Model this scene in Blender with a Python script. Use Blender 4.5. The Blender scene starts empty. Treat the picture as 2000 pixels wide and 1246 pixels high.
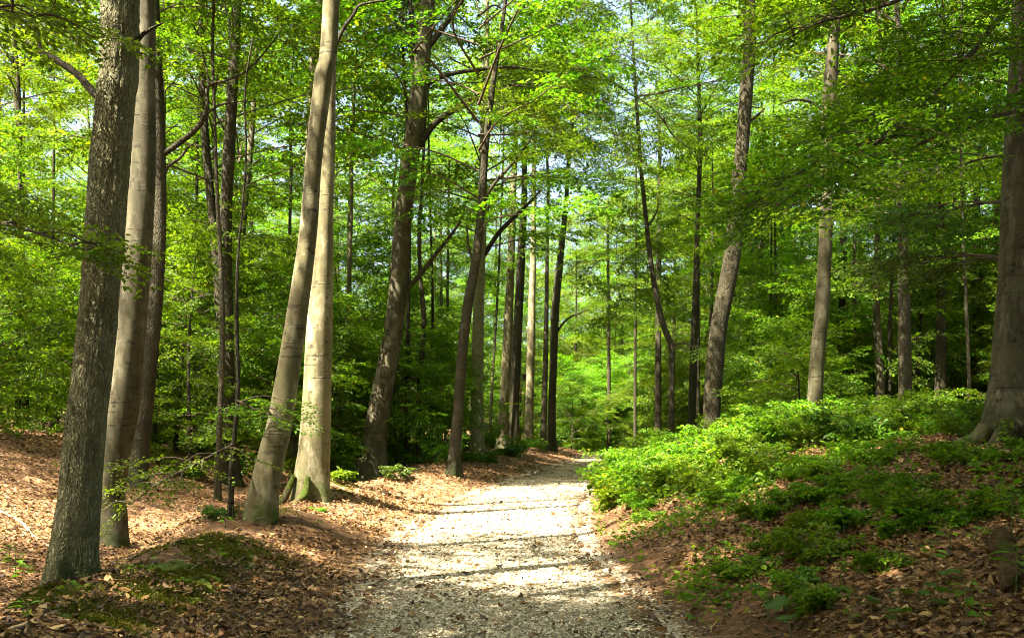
import bpy, math, numpy as np
from mathutils import Vector, Matrix
R = math.radians
rng = np.random.default_rng(11)
sc = bpy.context.scene
col = sc.collection
F, CX, HV, CZ = 1900.0, 1000.0, 830.0, 1.7       # focal length and horizon in photo pixels, eye height

# ------------------------------------------------------------------ noise / terrain
def vnoise(x, y, seed=0):
    x = np.asarray(x, float); y = np.asarray(y, float)
    xi = np.floor(x).astype(np.int64); yi = np.floor(y).astype(np.int64)
    fx = x - xi; fy = y - yi
    fx = fx*fx*(3-2*fx); fy = fy*fy*(3-2*fy)
    def h(a, b):
        n = (a*374761393 + b*668265263 + seed*974634777) & 0x7fffffff
        n = ((n ^ (n >> 13))*1274126177) & 0x7fffffff
        n = n ^ (n >> 16)
        return (n & 0xffff)/65535.0
    a = h(xi, yi); b = h(xi+1, yi); c = h(xi, yi+1); d = h(xi+1, yi+1)
    return (a*(1-fx)+b*fx)*(1-fy) + (c*(1-fx)+d*fx)*fy

PY = [-40, 0, 7.76, 11, 14.7, 19, 24.8, 30, 36, 46, 57, 63, 74, 90]
PX = [0.6, 0.1, -0.04, -0.25, -0.33, -0.05, 0.6, 1.35, 2.5, 4.2, 5.75, 6.5, 9.6, 20]
_py = np.linspace(-40, 90, 400)
_px = np.interp(_py, PY, PX)
_k = np.hanning(15); _k /= _k.sum()
_px = np.convolve(np.pad(_px, 7, mode='edge'), _k, 'valid')
def path_x(y): return np.interp(y, _py, _px)
HW = 1.22                                         # half width of the path

LD = [-300, -60, -20, -13, -10, -8, -6.0, -4.7, -3.9, -3.3, -2.5, -1.5, -1.2, 0]
LZ1 = [9, 4.4, 2.1, 1.35, .45, -.15, -.5, -.12, .30, .42, .24, .03, 0, 0]
LZ2 = [9, 3.0, 0.9, 0.5, 0.35, 0.3, 0.42, 0.5, 0.48, 0.42, .28, 0.06, 0, 0]
RD = [0, 1.2, 1.7, 2.6, 4, 6, 9, 20, 60, 300]
RZ = [0, 0, 0.07, 0.42, 0.95, 1.36, 1.62, 2.5, 4.2, 10]
_mounds = [(-3.0, 13.1, 1.1, .15), (-3.05, 9.9, .75, .15), (-3.6, 18, .9, .2), (-3.9, 8.5, .8, .10), (-3.4, 30.6, 1.6, .2)]
def terrain(x, y, fine=True):
    x = np.asarray(x, float); y = np.asarray(y, float)
    d = x - path_x(y)
    t = np.clip((y-27)/9.0, 0, 1); t = t*t*(3-2*t)
    zl = np.interp(d, LD, LZ1)*(1-t) + np.interp(d, LD, LZ2)*t
    zr = np.interp(d, RD, RZ)
    zr = zr*(1 - 0.35*np.clip((y-38)/25, 0, 1))
    z = np.where(d < 0, zl, zr)
    off = np.clip((np.abs(d)-1.3)/1.2, 0, 1)
    n = (vnoise(x*0.7, y*0.7, 3)-.5)*0.22 + (vnoise(x*1.9, y*1.9, 5)-.5)*0.10
    if fine: n = n + (vnoise(x*5, y*5, 8)-.5)*0.045
    z = z + n*off
    for mx, my, mr, mh in _mounds:
        z = z + mh*np.exp(-(((x-mx)/mr)**2+((y-my)/mr)**2))*off
    q = np.clip(y-56, 0, 24)
    z = z - 0.0025*q*q + np.clip(y-76, 0, 70)*0.11
    return z
def tz(x, y): return float(terrain(x, y))
def P(u, v, Y): return Vector(((u-CX)/F*Y, Y, CZ - (v-HV)/F*Y))
def hit(u, v, y0=4.0):
    Ys = np.arange(y0, 90, 0.02)
    X = (u-CX)/F*Ys; Z = CZ-(v-HV)/F*Ys
    g = terrain(X, Ys) >= Z
    i = int(np.argmax(g)) if g.any() else len(Ys)-1
    return float(X[i]), float(Ys[i])

# ------------------------------------------------------------------ mesh helpers
def np_mesh(name, V, Q, mats, mi=None, smooth=False):
    me = bpy.data.meshes.new(name)
    V = np.asarray(V, np.float32); Q = np.asarray(Q, np.int32)
    me.vertices.add(len(V)); me.vertices.foreach_set('co', V.ravel())
    k = Q.shape[1]
    me.loops.add(Q.size); me.loops.foreach_set('vertex_index', Q.ravel())
    me.polygons.add(len(Q))
    me.polygons.foreach_set('loop_start', np.arange(0, Q.size, k, dtype=np.int32))
    for m in (mats if isinstance(mats, (list, tuple)) else [mats]): me.materials.append(m)
    if mi is not None: me.polygons.foreach_set('material_index', np.asarray(mi, np.int32))
    sm = np.ones(len(Q), bool) if smooth is True else (np.zeros(len(Q), bool) if smooth is False else smooth)
    me.polygons.foreach_set('use_smooth', sm)
    me.update(calc_edges=True)
    return me
def link(name, me, parent=None, loc=None, rz=0.0, s=1.0):
    o = bpy.data.objects.new(name, me); col.objects.link(o)
    if parent: o.parent = parent
    if loc is not None: o.location = loc
    o.rotation_euler = (0, 0, rz); o.scale = (s, s, s)
    return o
def thing(name, label, cat, loc=(0, 0, 0), group=None, rz=0.0, s=1.0):
    o = link(name, None, None, loc, rz, s); o['label'] = label; o['category'] = cat
    if group: o['group'] = group
    return o
def tag(o, label=None, cat=None, group=None, kind=None):
    if label: o['label'] = label
    if cat: o['category'] = cat
    if group: o['group'] = group
    if kind: o['kind'] = kind
    return o
kids = {}
def copy_tree(root, loc, rz=0.0, s=1.0, tilt=(0, 0)):
    r = root.copy(); col.objects.link(r); r.location = loc
    r.rotation_euler = (tilt[0], tilt[1], rz); r.scale = (s, s, s)
    for ch in kids[root.name]:
        c = ch.copy(); col.objects.link(c); c.parent = r
    return r
class MB:
    def __init__(self): self.V = []; self.Q = []; self.M = []; self.S = []; self.n = 0
    def add(self, V, Q, m=0, smooth=False):
        self.V.append(V); self.Q.append(np.asarray(Q)+self.n); self.n += len(V)
        self.M.append(np.full(len(Q), m)); self.S.append(np.full(len(Q), smooth))
    def mesh(self, name, mats):
        return np_mesh(name, np.concatenate(self.V), np.concatenate(self.Q), mats, np.concatenate(self.M), np.concatenate(self.S))
def catmull(pts, n):
    p = np.asarray(pts, float)
    p = np.vstack([2*p[0]-p[1], p, 2*p[-1]-p[-2]])
    m = len(p)-3; out = []
    for i in range(n):
        t = i/(n-1)*m; k = min(int(t), m-1); t -= k
        a, b, c, d = p[k], p[k+1], p[k+2], p[k+3]
        out.append(0.5*((2*b)+(c-a)*t+(2*a-5*b+4*c-d)*t*t+(3*b-a-3*c+d)*t**3))
    return np.array(out)
def tube(pts, rad, sides=6, lobe=None, cap=True):
    """closed tapered tube; lobe(i, angles) gives a radius factor"""
    p = np.asarray(pts, float); n = len(p)
    T = np.gradient(p, axis=0); T /= np.linalg.norm(T, axis=1)[:, None]+1e-9
    ref = np.array([1.0, 0, 0]) if abs(T[0][0]) < 0.8 else np.array([0, 1.0, 0])
    a = np.arange(sides)*2*np.pi/sides
    V = np.zeros((n, sides, 3)); U = ref
    for i in range(n):
        U = U - T[i]*np.dot(U, T[i]); U /= np.linalg.norm(U)+1e-9
        W = np.cross(T[i], U)
        rr = rad[i]*(lobe(i, a) if lobe else 1.0)
        V[i] = p[i] + (np.cos(a)*rr)[:, None]*U + (np.sin(a)*rr)[:, None]*W
    V = V.reshape(-1, 3)
    i, j = np.meshgrid(np.arange(n-1), np.arange(sides), indexing='ij')
    j2 = (j+1) % sides
    Q = np.stack([i*sides+j, i*sides+j2, (i+1)*sides+j2, (i+1)*sides+j], -1).reshape(-1, 4)
    return V, Q

# ------------------------------------------------------------------ materials
def mat(name):
    m = bpy.data.materials.new(name); m.use_nodes = True
    nt = m.node_tree; nt.nodes.clear()
    out = nt.nodes.new('ShaderNodeOutputMaterial')
    return m, nt, out
class NT:
    def __init__(s, nt): s.nt = nt
    def n(s, t, **kw):
        o = s.nt.nodes.new(t)
        for k, v in kw.items():
            if hasattr(o, k): setattr(o, k, v)
            else: o.inputs[k.replace('_', ' ')].default_value = v
        return o
    def l(s, a, b): s.nt.links.new(a, b)
    def coords(s, scale=(1, 1, 1), kind='Object'):
        tc = s.n('ShaderNodeTexCoord'); mp = s.n('ShaderNodeMapping'); mp.inputs['Scale'].default_value = scale
        s.l(tc.outputs[kind], mp.inputs['Vector']); return mp.outputs[0]
    def noise(s, vec, scale, detail=4, rough=.55):
        o = s.n('ShaderNodeTexNoise'); o.inputs['Scale'].default_value = scale
        o.inputs['Detail'].default_value = detail; o.inputs['Roughness'].default_value = rough
        s.l(vec, o.inputs['Vector']); return o.outputs['Fac']
    def vor(s, vec, scale, feature='F1', rnd=1.0):
        o = s.n('ShaderNodeTexVoronoi', feature=feature); o.inputs['Scale'].default_value = scale
        o.inputs['Randomness'].default_value = rnd
        s.l(vec, o.inputs['Vector']); return o
    def ramp(s, fac, stops, interp='LINEAR'):
        o = s.n('ShaderNodeValToRGB'); cr = o.color_ramp; cr.interpolation = interp
        while len(cr.elements) < len(stops): cr.elements.new(.5)
        for e, (p, c) in zip(cr.elements, stops):
            e.position = p; e.color = (*c, 1) if len(c) == 3 else c
        s.l(fac, o.inputs['Fac']); return o.outputs['Color']
    def val(s, fac, a, b, c=0., d=1.):
        o = s.n('ShaderNodeMapRange'); o.inputs['From Min'].default_value = a; o.inputs['From Max'].default_value = b
        o.inputs['To Min'].default_value = c; o.inputs['To Max'].default_value = d
        s.l(fac, o.inputs['Value']); return o.outputs[0]
    def mix(s, fac, a, b, blend='MIX'):
        o = s.n('ShaderNodeMix', data_type='RGBA', blend_type=blend)
        for inp, v in ((o.inputs[0], fac), (o.inputs[6], a), (o.inputs[7], b)):
            if isinstance(v, (int, float)): inp.default_value = v
            elif isinstance(v, tuple): inp.default_value = (*v, 1)
            else: s.l(v, inp)
        return o.outputs[2]
    def math(s, op, a, b=0.0):
        o = s.n('ShaderNodeMath', operation=op)
        for inp, v in zip(o.inputs, (a, b)):
            if isinstance(v, (int, float)): inp.default_value = v
            else: s.l(v, inp)
        return o.outputs[0]
    def bump(s, h, dist, strength=1.0, nrm=None):
        o = s.n('ShaderNodeBump'); o.inputs['Distance'].default_value = dist; o.inputs['Strength'].default_value = strength
        s.l(h, o.inputs['Height'])
        if nrm is not None: s.l(nrm, o.inputs['Normal'])
        return o.outputs[0]
    def attr(s, name):
        o = s.n('ShaderNodeAttribute'); o.attribute_name = name; return o.outputs['Fac']
    def princ(s, color, rough=.9, normal=None, spec=.2):
        b = s.n('ShaderNodeBsdfPrincipled')
        if isinstance(color, tuple): b.inputs['Base Color'].default_value = (*color, 1)
        else: s.l(color, b.inputs['Base Color'])
        b.inputs['Roughness'].default_value = rough; b.inputs['Specular IOR Level'].default_value = spec
        if normal is not None: s.l(normal, b.inputs['Normal'])
        return b.outputs[0]

def leaf_material(name, refl, trans, mixf=.48, var=.5):
    m, nt, out = mat(name); N = NT(nt)
    g = N.n('ShaderNodeNewGeometry'); oi = N.n('ShaderNodeObjectInfo')
    rnd = g.outputs['Random Per Island']
    def tint(c):
        lo = tuple(v*(1-var) for v in (c[0]*.8, c[1]*.95, c[2]*1.2))
        hi = (c[0]*(1+var*.9), c[1]*(1+var*.45), c[2]*1.1)
        a = N.ramp(rnd, [(0, lo), (.5, c), (.965, hi), (1, (c[1]*1.1, c[1]*1.0, c[2]*1.5))])
        h = N.n('ShaderNodeHueSaturation')
        N.l(N.val(oi.outputs['Random'], 0, 1, .466, .506), h.inputs['Hue'])
        N.l(N.val(oi.outputs['Random'], 0, 1, .78, 1.2), h.inputs['Value'])
        N.l(a, h.inputs['Color']); return h.outputs[0]
    d = N.princ(tint(refl), .5, None, .22)
    t = N.n('ShaderNodeBsdfTranslucent'); N.l(tint(trans), t.inputs['Color'])
    mx = N.n('ShaderNodeMixShader'); mx.inputs[0].default_value = mixf
    N.l(d, mx.inputs[1]); N.l(t.outputs[0], mx.inputs[2]); N.l(mx.outputs[0], out.inputs['Surface'])
    return m
M = {}
M['leaf'] = leaf_material('beech_leaf', (.062, .150, .006), (.12, .285, .004))
M['leaf_under'] = leaf_material('undergrowth_leaf', (.072, .175, .008), (.125, .28, .005))
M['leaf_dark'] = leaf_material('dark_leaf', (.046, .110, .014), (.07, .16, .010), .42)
M['leaf_dead'] = leaf_material('withered_leaf', (.13, .055, .02), (.10, .04, .01), .3)

def bark(name, kind, mul=1.0):
    m, nt, out = mat(name); N = NT(nt)
    c1 = N.coords()
    h = N.n('ShaderNodeSeparateXYZ'); tc = N.n('ShaderNodeTexCoord'); N.l(tc.outputs['Object'], h.inputs[0])
    hz = h.outputs['Z']
    oi = N.n('ShaderNodeObjectInfo')
    if kind == 'beech':
        big = N.noise(c1, 1.6, 5, .6); fine = N.noise(c1, 22, 4, .6)
        base = N.ramp(big, [(.28, (.07, .062, .027)), (.5, (.14, .123, .058)), (.74, (.22, .197, .105))])
        base = N.mix(N.val(fine, .35, .7, .0, .5), base, (.12, .10, .06))
        lines = N.noise(N.coords((1.6, 1.6, 17)), 1.3, 3, .5)
        lm = N.math('MULTIPLY', N.val(lines, .60, .645), N.val(N.noise(c1, 2.4, 3), .48, .58))
        base = N.mix(N.math('MULTIPLY', lm, .85), base, (.03, .025, .015))
        spot = N.vor(c1, 7.0); sm = N.math('MULTIPLY', N.val(N.math('ADD', spot.outputs['Distance'], N.math('MULTIPLY', fine, .12)), .15, .20, .6, 0), N.val(N.noise(c1, 1.7, 2), .53, .6))
        base = N.mix(sm, base, (.30, .28, .20))
        st = N.noise(N.coords((5, 5, .55)), 1.6, 5, .65); base = N.mix(N.val(st, .48, .66, 0, .75), base, (.055, .047, .022))
        base = N.mix(N.val(N.noise(N.coords((2, 2, .8)), 2.2, 5, .7), .50, .64, 0, .65), base, (.32, .29, .19))
        sc1 = N.noise(N.coords((1, 1, 1.6)), 4.3, 5, .7); base = N.mix(N.val(sc1, .60, .64, 0, .8), base, (.04, .032, .02))
        moss = N.math('MULTIPLY', N.val(N.noise(c1, 3.2, 4), .5, .72), N.val(hz, 0, 5, .55, .15))
        base = N.mix(moss, base, (.085, .10, .030))
        n = N.bump(lm, .012, .6); n = N.bump(fine, .006, .6, n); n = N.bump(big, .02, .4, n)
    elif kind == 'oak':
        wob = N.n('ShaderNodeMix', data_type='VECTOR'); 
        nz = N.n('ShaderNodeTexNoise'); nz.inputs['Scale'].default_value = 5; N.l(c1, nz.inputs['Vector'])
        N.l(N.coords((15, 15, 4.4)), wob.inputs[4]); wob.inputs[0].default_value = .16
        sc_ = N.n('ShaderNodeVectorMath', operation='SCALE'); sc_.inputs['Scale'].default_value = 9; N.l(nz.outputs['Color'], sc_.inputs[0])
        N.l(sc_.outputs[0], wob.inputs[5])
        v = N.vor(wob.outputs[1], 3.6, 'DISTANCE_TO_EDGE'); ve = v.outputs['Distance']
        fine = N.noise(N.coords((1, 1, .5)), 48, 5, .65)
        plate = N.ramp(N.noise(c1, 7, 4), [(.3, (.20, .185, .09)), (.55, (.31, .292, .155)), (.75, (.38, .365, .215))])
        plate = N.mix(N.val(fine, .4, .75, 0, .6), plate, (.10, .08, .05))
        plate = N.mix(N.val(N.noise(c1, 2.4, 4), .5, .75, 0, .55), plate, (.13, .165, .07))
        base = N.mix(N.val(ve, .0, .13, .6, 0), plate, (.085, .072, .042))
        n = N.bump(N.val(ve, 0, .3), .022, 1.0); n = N.bump(fine, .012, .7, n)
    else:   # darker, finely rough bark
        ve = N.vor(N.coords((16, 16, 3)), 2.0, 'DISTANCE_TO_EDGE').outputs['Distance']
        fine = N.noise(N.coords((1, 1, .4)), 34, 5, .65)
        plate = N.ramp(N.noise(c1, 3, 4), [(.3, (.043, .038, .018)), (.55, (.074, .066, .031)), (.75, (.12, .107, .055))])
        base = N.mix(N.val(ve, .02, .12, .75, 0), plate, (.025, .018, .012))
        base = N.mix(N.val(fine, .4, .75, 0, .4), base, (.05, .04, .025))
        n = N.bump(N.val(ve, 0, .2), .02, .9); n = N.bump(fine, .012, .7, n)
    gm = N.math('MULTIPLY', N.val(hz, .05, .55, 1, 0), N.val(N.noise(c1, 5, 4), .42, .6))
    base = N.mix(N.math('MULTIPLY', gm, .85), base, (.055, .085, .012))
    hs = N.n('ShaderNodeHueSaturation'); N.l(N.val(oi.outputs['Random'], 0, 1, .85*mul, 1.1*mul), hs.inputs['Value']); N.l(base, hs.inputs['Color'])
    N.l(N.princ(hs.outputs[0], .85, n, .2), out.inputs['Surface'])
    return m
M['beech'] = bark('beech_bark', 'beech', .84); M['oak'] = bark('oak_bark', 'oak'); M['dark'] = bark('dark_bark', 'dark', .62); M['brown'] = bark('shaded_beech_bark', 'beech', .37)  # 'brown' is the beech bark with forest shade worked into a darker colour
def simple(name, c1, c2, scale, rough=.9, bump=.0, spec=.2):
    m, nt, out = mat(name); N = NT(nt); v = N.coords()
    f = N.noise(v, scale, 5, .6)
    N.l(N.princ(N.ramp(f, [(.3, c1), (.7, c2)]), rough, N.bump(f, bump, .8) if bump else None, spec), out.inputs['Surface'])
    return m
M['twig'] = simple('twig_bark', (.04, .03, .02), (.10, .075, .05), 20)
def moss_mat():
    m, nt, out = mat('mossy_bark'); N = NT(nt); v = N.coords()
    mo = N.ramp(N.noise(v, 30, 6, .7), [(.3, (.012, .02, .003)), (.55, (.045, .065, .007)), (.75, (.10, .12, .014))])
    bk = N.ramp(N.noise(v, 9, 4), [(.3, (.05, .04, .022)), (.7, (.15, .12, .07))])
    c = N.mix(N.val(N.noise(v, 6, 5, .7), .42, .55), bk, mo)
    N.l(N.princ(c, .95, N.bump(N.noise(v, 45, 5, .7), .04, 1.0), .1), out.inputs['Surface']); return m
M['moss'] = moss_mat()
M['stick'] = simple('dead_wood', (.14, .095, .055), (.34, .25, .16), 9, .9, .01)
M['stem'] = simple('green_stem', (.06, .09, .02), (.12, .11, .04), 12)
M['box'] = simple('weathered_board', (.012, .01, .008), (.03, .024, .018), 14)
def log_mat():
    m, nt, out = mat('rotten_log'); N = NT(nt); v = N.coords()
    c = N.ramp(N.noise(v, 16, 6, .7), [(.3, (.02, .011, .005)), (.5, (.075, .043, .02)), (.7, (.15, .10, .05))])
    c = N.mix(N.val(N.noise(v, 7, 5, .7), .52, .6, 0, .85), c, (.045, .065, .008))
    N.l(N.princ(c, .95, N.bump(N.noise(v, 26, 6, .75), .05, 1.0), .1), out.inputs['Surface']); return m
M['log'] = log_mat()

def dead_leaf_mat():
    m, nt, out = mat('dead_beech_leaf'); N = NT(nt)
    g = N.n('ShaderNodeNewGeometry')
    c = N.ramp(g.outputs['Random Per Island'], [(0, (.025, .013, .005)), (.25, (.068, .032, .011)), (.55, (.138, .068, .019)), (.8, (.21, .117, .034)), (1, (.40, .265, .115))])
    d = N.princ(c, .6, None, .3); t = N.n('ShaderNodeBsdfTranslucent'); N.l(c, t.inputs['Color'])
    mx = N.n('ShaderNodeMixShader'); mx.inputs[0].default_value = .15
    N.l(d, mx.inputs[1]); N.l(t.outputs[0], mx.inputs[2]); N.l(mx.outputs[0], out.inputs['Surface'])
    return m
M['dead'] = dead_leaf_mat()
def pebble_mat():
    m, nt, out = mat('limestone_chip'); N = NT(nt)
    g = N.n('ShaderNodeNewGeometry')
    c = N.ramp(g.outputs['Random Per Island'], [(0, (.10, .08, .05)), (.3, (.27, .225, .145)), (.7, (.40, .35, .24)), (1, (.56, .52, .40))])
    N.l(N.princ(c, .85), out.inputs['Surface']); return m
M['chip'] = pebble_mat()
def litter_color(N):
    v = N.coords()
    warp = N.n('ShaderNodeTexNoise'); warp.inputs['Scale'].default_value = 9; N.l(v, warp.inputs['Vector'])
    ad = N.n('ShaderNodeMix', data_type='VECTOR'); ad.inputs[0].default_value = .05; N.l(v, ad.inputs[4]); N.l(warp.outputs['Color'], ad.inputs[5])
    a = N.vor(ad.outputs[1], 17); b = N.vor(ad.outputs[1], 31)
    sep = N.n('ShaderNodeSeparateColor'); N.l(a.outputs['Color'], sep.inputs[0])
    sep2 = N.n('ShaderNodeSeparateColor'); N.l(b.outputs['Color'], sep2.inputs[0])
    f = N.math('ADD', N.math('MULTIPLY', sep.outputs[0], .55), N.math('MULTIPLY', sep2.outputs[1], .45))
    c = N.ramp(f, [(.12, (.028, .016, .008)), (.35, (.085, .042, .019)), (.6, (.17, .09, .042)), (.82, (.28, .165, .085)), (.95, (.40, .28, .16))])
    return v, c, N.math('ADD', a.outputs['Distance'], N.math('MULTIPLY', b.outputs['Distance'], .6))
def ground_mat():
    m, nt, out = mat('forest_floor'); N = NT(nt)
    v, lit, hgt = litter_color(N)
    soil = N.ramp(N.noise(v, 14, 6, .65), [(.3, (.04, .021, .01)), (.55, (.10, .052, .024)), (.75, (.19, .11, .055))])
    grav = N.ramp(N.vor(v, 42).outputs['Color'], [(.2, (.2, .16, .1)), (.8, (.5, .45, .35))])
    moss = N.ramp(N.noise(v, 40, 5, .7), [(.3, (.03, .05, .005)), (.7, (.12, .15, .015))])
    n1 = N.noise(v, 2.2, 5, .6)
    so = N.math('ADD', N.attr('soil'), N.val(n1, .3, .7, -.35, .35))
    c = N.mix(N.val(so, .4, .62), lit, soil)
    mo = N.math('ADD', N.attr('moss'), N.val(N.noise(v, 3.4, 5, .65), .3, .7, -.4, .4))
    c = N.mix(N.val(mo, .5, .64), c, moss)
    gr = N.math('ADD', N.attr('gravel'), N.val(N.noise(v, 30, 3, .6), .3, .7, -.45, .45))
    c = N.mix(N.val(gr, .48, .58), c, grav)
    n = N.bump(N.val(hgt, 0, .6, 1, 0), .03, .8); n = N.bump(N.noise(v, 60, 4, .7), .012, .8, n)
    N.l(N.princ(c, .9, n, .15), out.inputs['Surface']); return m
M['ground'] = ground_mat()
def path_mat():
    m, nt, out = mat('crushed_limestone'); N = NT(nt); v = N.coords()
    a = N.vor(v, 46); b = N.vor(v, 95)
    sa = N.n('ShaderNodeSeparateColor'); N.l(a.outputs['Color'], sa.inputs[0])
    sb = N.n('ShaderNodeSeparateColor'); N.l(b.outputs['Color'], sb.inputs[0])
    f = N.math('ADD', N.math('MULTIPLY', sa.outputs[0], .55), N.math('MULTIPLY', sb.outputs[0], .45))
    c = N.ramp(f, [(.1, (.085, .068, .038)), (.3, (.20, .165, .10)), (.6, (.27, .225, .14)), (.9, (.43, .375, .26))])
    gap = N.math('MULTIPLY', N.val(a.outputs['Distance'], .45, .8), .55)
    c = N.mix(gap, c, (.13, .105, .07))
    big = N.noise(v, 1.1, 5, .6); c = N.mix(N.val(big, .40, .66, 0, .6), c, (.22, .17, .10))
    deb = N.noise(N.coords((1, 1, 1)), 17, 4, .75)
    c = N.mix(N.val(deb, .54, .61, 0, .85), c, (.065, .04, .02))
    _, lit, _h = litter_color(N)
    e = N.math('ADD', N.attr('edge'), N.math('ADD', N.val(N.noise(v, 3, 5, .6), .3, .7, -.16, .16), N.val(N.noise(v, 32, 3, .7), .3, .7, -.14, .14)))
    c = N.mix(N.val(e, .84, .93), c, N.mix(.5, lit, (.06, .036, .018)))
    n = N.bump(N.val(a.outputs['Distance'], 0, .7, 1, 0), .014, .9); n = N.bump(b.outputs['Distance'], .008, .7, n)
    N.l(N.princ(c, .9, n, .15), out.inputs['Surface']); return m
M['path'] = path_mat()

# ------------------------------------------------------------------ ground and path
def axis(lo, a, b, hi, fine, grow):
    c = list(np.arange(a, b, fine)); s = fine; x = c[-1]
    while x < hi: s *= grow; x += s; c.append(x)
    s = fine; x = a; pre = []
    while x > lo: s *= grow; x -= s; pre.append(x)
    return np.array(pre[::-1]+c)
gx = axis(-420, -14, 12, 420, .13, 1.09); gy = axis(-120, 3.5, 36, 520, .13, 1.05)
X, Y = np.meshgrid(gx, gy); Z = terrain(X, Y)
nx, ny = len(gx), len(gy)
i, j = np.meshgrid(np.arange(ny-1), np.arange(nx-1), indexing='ij')
Q = np.stack([i*nx+j, i*nx+j+1, (i+1)*nx+j+1, (i+1)*nx+j], -1).reshape(-1, 4)
d = X-path_x(Y)
gm = np_mesh('forest_floor', np.stack([X, Y, Z], -1).reshape(-1, 3), Q, M['ground'], smooth=True)
def bell(mx, my, r): return np.exp(-(((X-mx)/r)**2+((Y-my)/r)**2))
soil = .75*np.exp(-((d-1.9)/.55)**2)*np.clip((26-Y)/8, 0, 1) + .95*bell(-2.8, 13.2, 1.0) + .7*bell(-3.3, 9.6, .9) + .4*np.exp(-((d+1.5)/.5)**2) + .6*bell(-3.6, 11.8, .8)
moss = 1.0*bell(-3.25, 10.5, .7)+.85*bell(-3.1, 9.0, .5)+.9*bell(-3.9, 7.9, .6)+.8*bell(-4.2, 8.7, .5)+.7*bell(-2.9, 8.1, .35)+.8*bell(-3.7, 17.8, .7)+.6*bell(-1.5, 44, 1.5)+.6*bell(-3.7, 12.9, .45)+.6*bell(-3.0, 7.0, .4)
grav = .95*np.exp(-(np.clip(np.abs(d)-1.15, 0, 9)/.42)**2)
for nm, a in (('soil', soil), ('moss', moss), ('gravel', grav)):
    at = gm.attributes.new(nm, 'FLOAT', 'POINT'); at.data.foreach_set('value', a.ravel().astype(np.float32))
tag(link('ground', gm), kind='structure')

py = np.concatenate([np.arange(-14, 40, .1), np.arange(40, 88, .3)]); nc = 27
t = np.linspace(-1, 1, nc)
wl = HW+.14+.22*(vnoise(py*.6, 0*py, 21)-.5)+.16*(vnoise(py*2.5, 0*py, 22)-.5)
wr = HW+.14+.22*(vnoise(py*.6, 0*py, 31)-.5)+.16*(vnoise(py*2.5, 0*py, 32)-.5)
W = np.where(t[None] < 0, wl[:, None], wr[:, None])
PXX = path_x(py)[:, None]+t[None]*W; PYY = np.repeat(py[:, None], nc, 1)
PZ = terrain(PXX, PYY) + .014 + .012*(vnoise(PXX*3, PYY*3, 41)-.5)*(1-np.abs(t[None])**4)
i, j = np.meshgrid(np.arange(len(py)-1), np.arange(nc-1), indexing='ij')
Q = np.stack([i*nc+j, i*nc+j+1, (i+1)*nc+j+1, (i+1)*nc+j], -1).reshape(-1, 4)
pm = np_mesh('gravel_path', np.stack([PXX, PYY, PZ], -1).reshape(-1, 3), Q, M['path'], smooth=True)
at = pm.attributes.new('edge', 'FLOAT', 'POINT'); at.data.foreach_set('value', np.repeat(np.abs(t)[None], len(py), 0).ravel().astype(np.float32))
tag(link('gravel_path', pm), kind='structure')

# ------------------------------------------------------------------ scattered litter and stone chips
def frames(n, tilt, g):
    """random frames: columns = leaf length, width, normal"""
    az = g.uniform(0, 2*np.pi, n); tx = g.normal(0, tilt, n); ty = g.normal(0, tilt, n)
    nrm = np.stack([np.sin(tx), np.sin(ty), np.ones(n)], -1); nrm /= np.linalg.norm(nrm, axis=1)[:, None]
    a = np.stack([np.cos(az), np.sin(az), np.zeros(n)], -1)
    a -= nrm*(a*nrm).sum(1)[:, None]; a /= np.linalg.norm(a, axis=1)[:, None]
    return a, np.cross(nrm, a), nrm
def litter(n, box, dens, size, g, lift=.006):
    x = g.uniform(box[0], box[1], n); y = g.uniform(box[2], box[3], n)
    keep = g.uniform(0, 1, n) < dens(x, y); x = x[keep]; y = y[keep]; n = len(x)
    a, b, c = frames(n, .38, g)
    L = np.clip(g.lognormal(-.24, .36, n), .32, 1.9)*size; Wd = L*g.uniform(.42, .62, n)
    p = np.stack([x, y, terrain(x, y)+lift+g.uniform(0, .022, n)], -1)
    curl = g.uniform(-.22, .42, n)*L; cup = g.uniform(-.1, .35, n)*Wd
    V = np.zeros((n, 6, 3))
    tm = [(-.5, 0, 1, 0), (-.15, .5, 0, 1), (.22, .42, .1, 1), (.5, 0, 1, 0), (.22, -.42, .1, 1), (-.15, -.5, 0, 1)]
    for k, (l, w, cu, cp) in enumerate(tm):
        V[:, k] = p + a*(l*L)[:, None] + b*(w*Wd)[:, None] + c*(cu*curl+cp*cup)[:, None]
    o = (np.arange(n)*6)[:, None]
    Q = np.concatenate([o+np.array([[0, 1, 2, 3]]), o+np.array([[0, 3, 4, 5]])], 0)
    return V.reshape(-1, 3), Q
PATCH = [(-2.8, 13.2, .85, 1), (-3.3, 9.6, .7, .9), (-3.6, 11.8, .6, .9), (-3.25, 10.5, .65, 1), (-3.1, 9.0, .45, 1), (-3.9, 7.9, .5, 1), (-4.2, 8.7, .4, 1), (-2.9, 8.1, .3, .9), (-3.7, 17.8, .7, .9), (-3.0, 7.0, .35, .9)]
def d_litter(x, y):
    d = x-path_x(y)
    bare = np.zeros_like(x)
    for mx, my, mr, k_ in PATCH: bare = np.maximum(bare, k_*np.exp(-(((x-mx)/mr)**2+((y-my)/mr)**2)**1.5))
    bare = np.maximum(bare, .85*np.exp(-((d-1.75)/.42)**2)*np.clip((24-y)/8, 0, 1))
    base = np.where(np.abs(d) < 1.05, .11, np.clip((np.abs(d)-1.0)/.9, .05, 1))
    return base*(.35+.65*vnoise(x*1.3, y*1.3, 51))*np.clip(1.06-bare*1.15, .05, 1)
B = MB()
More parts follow.
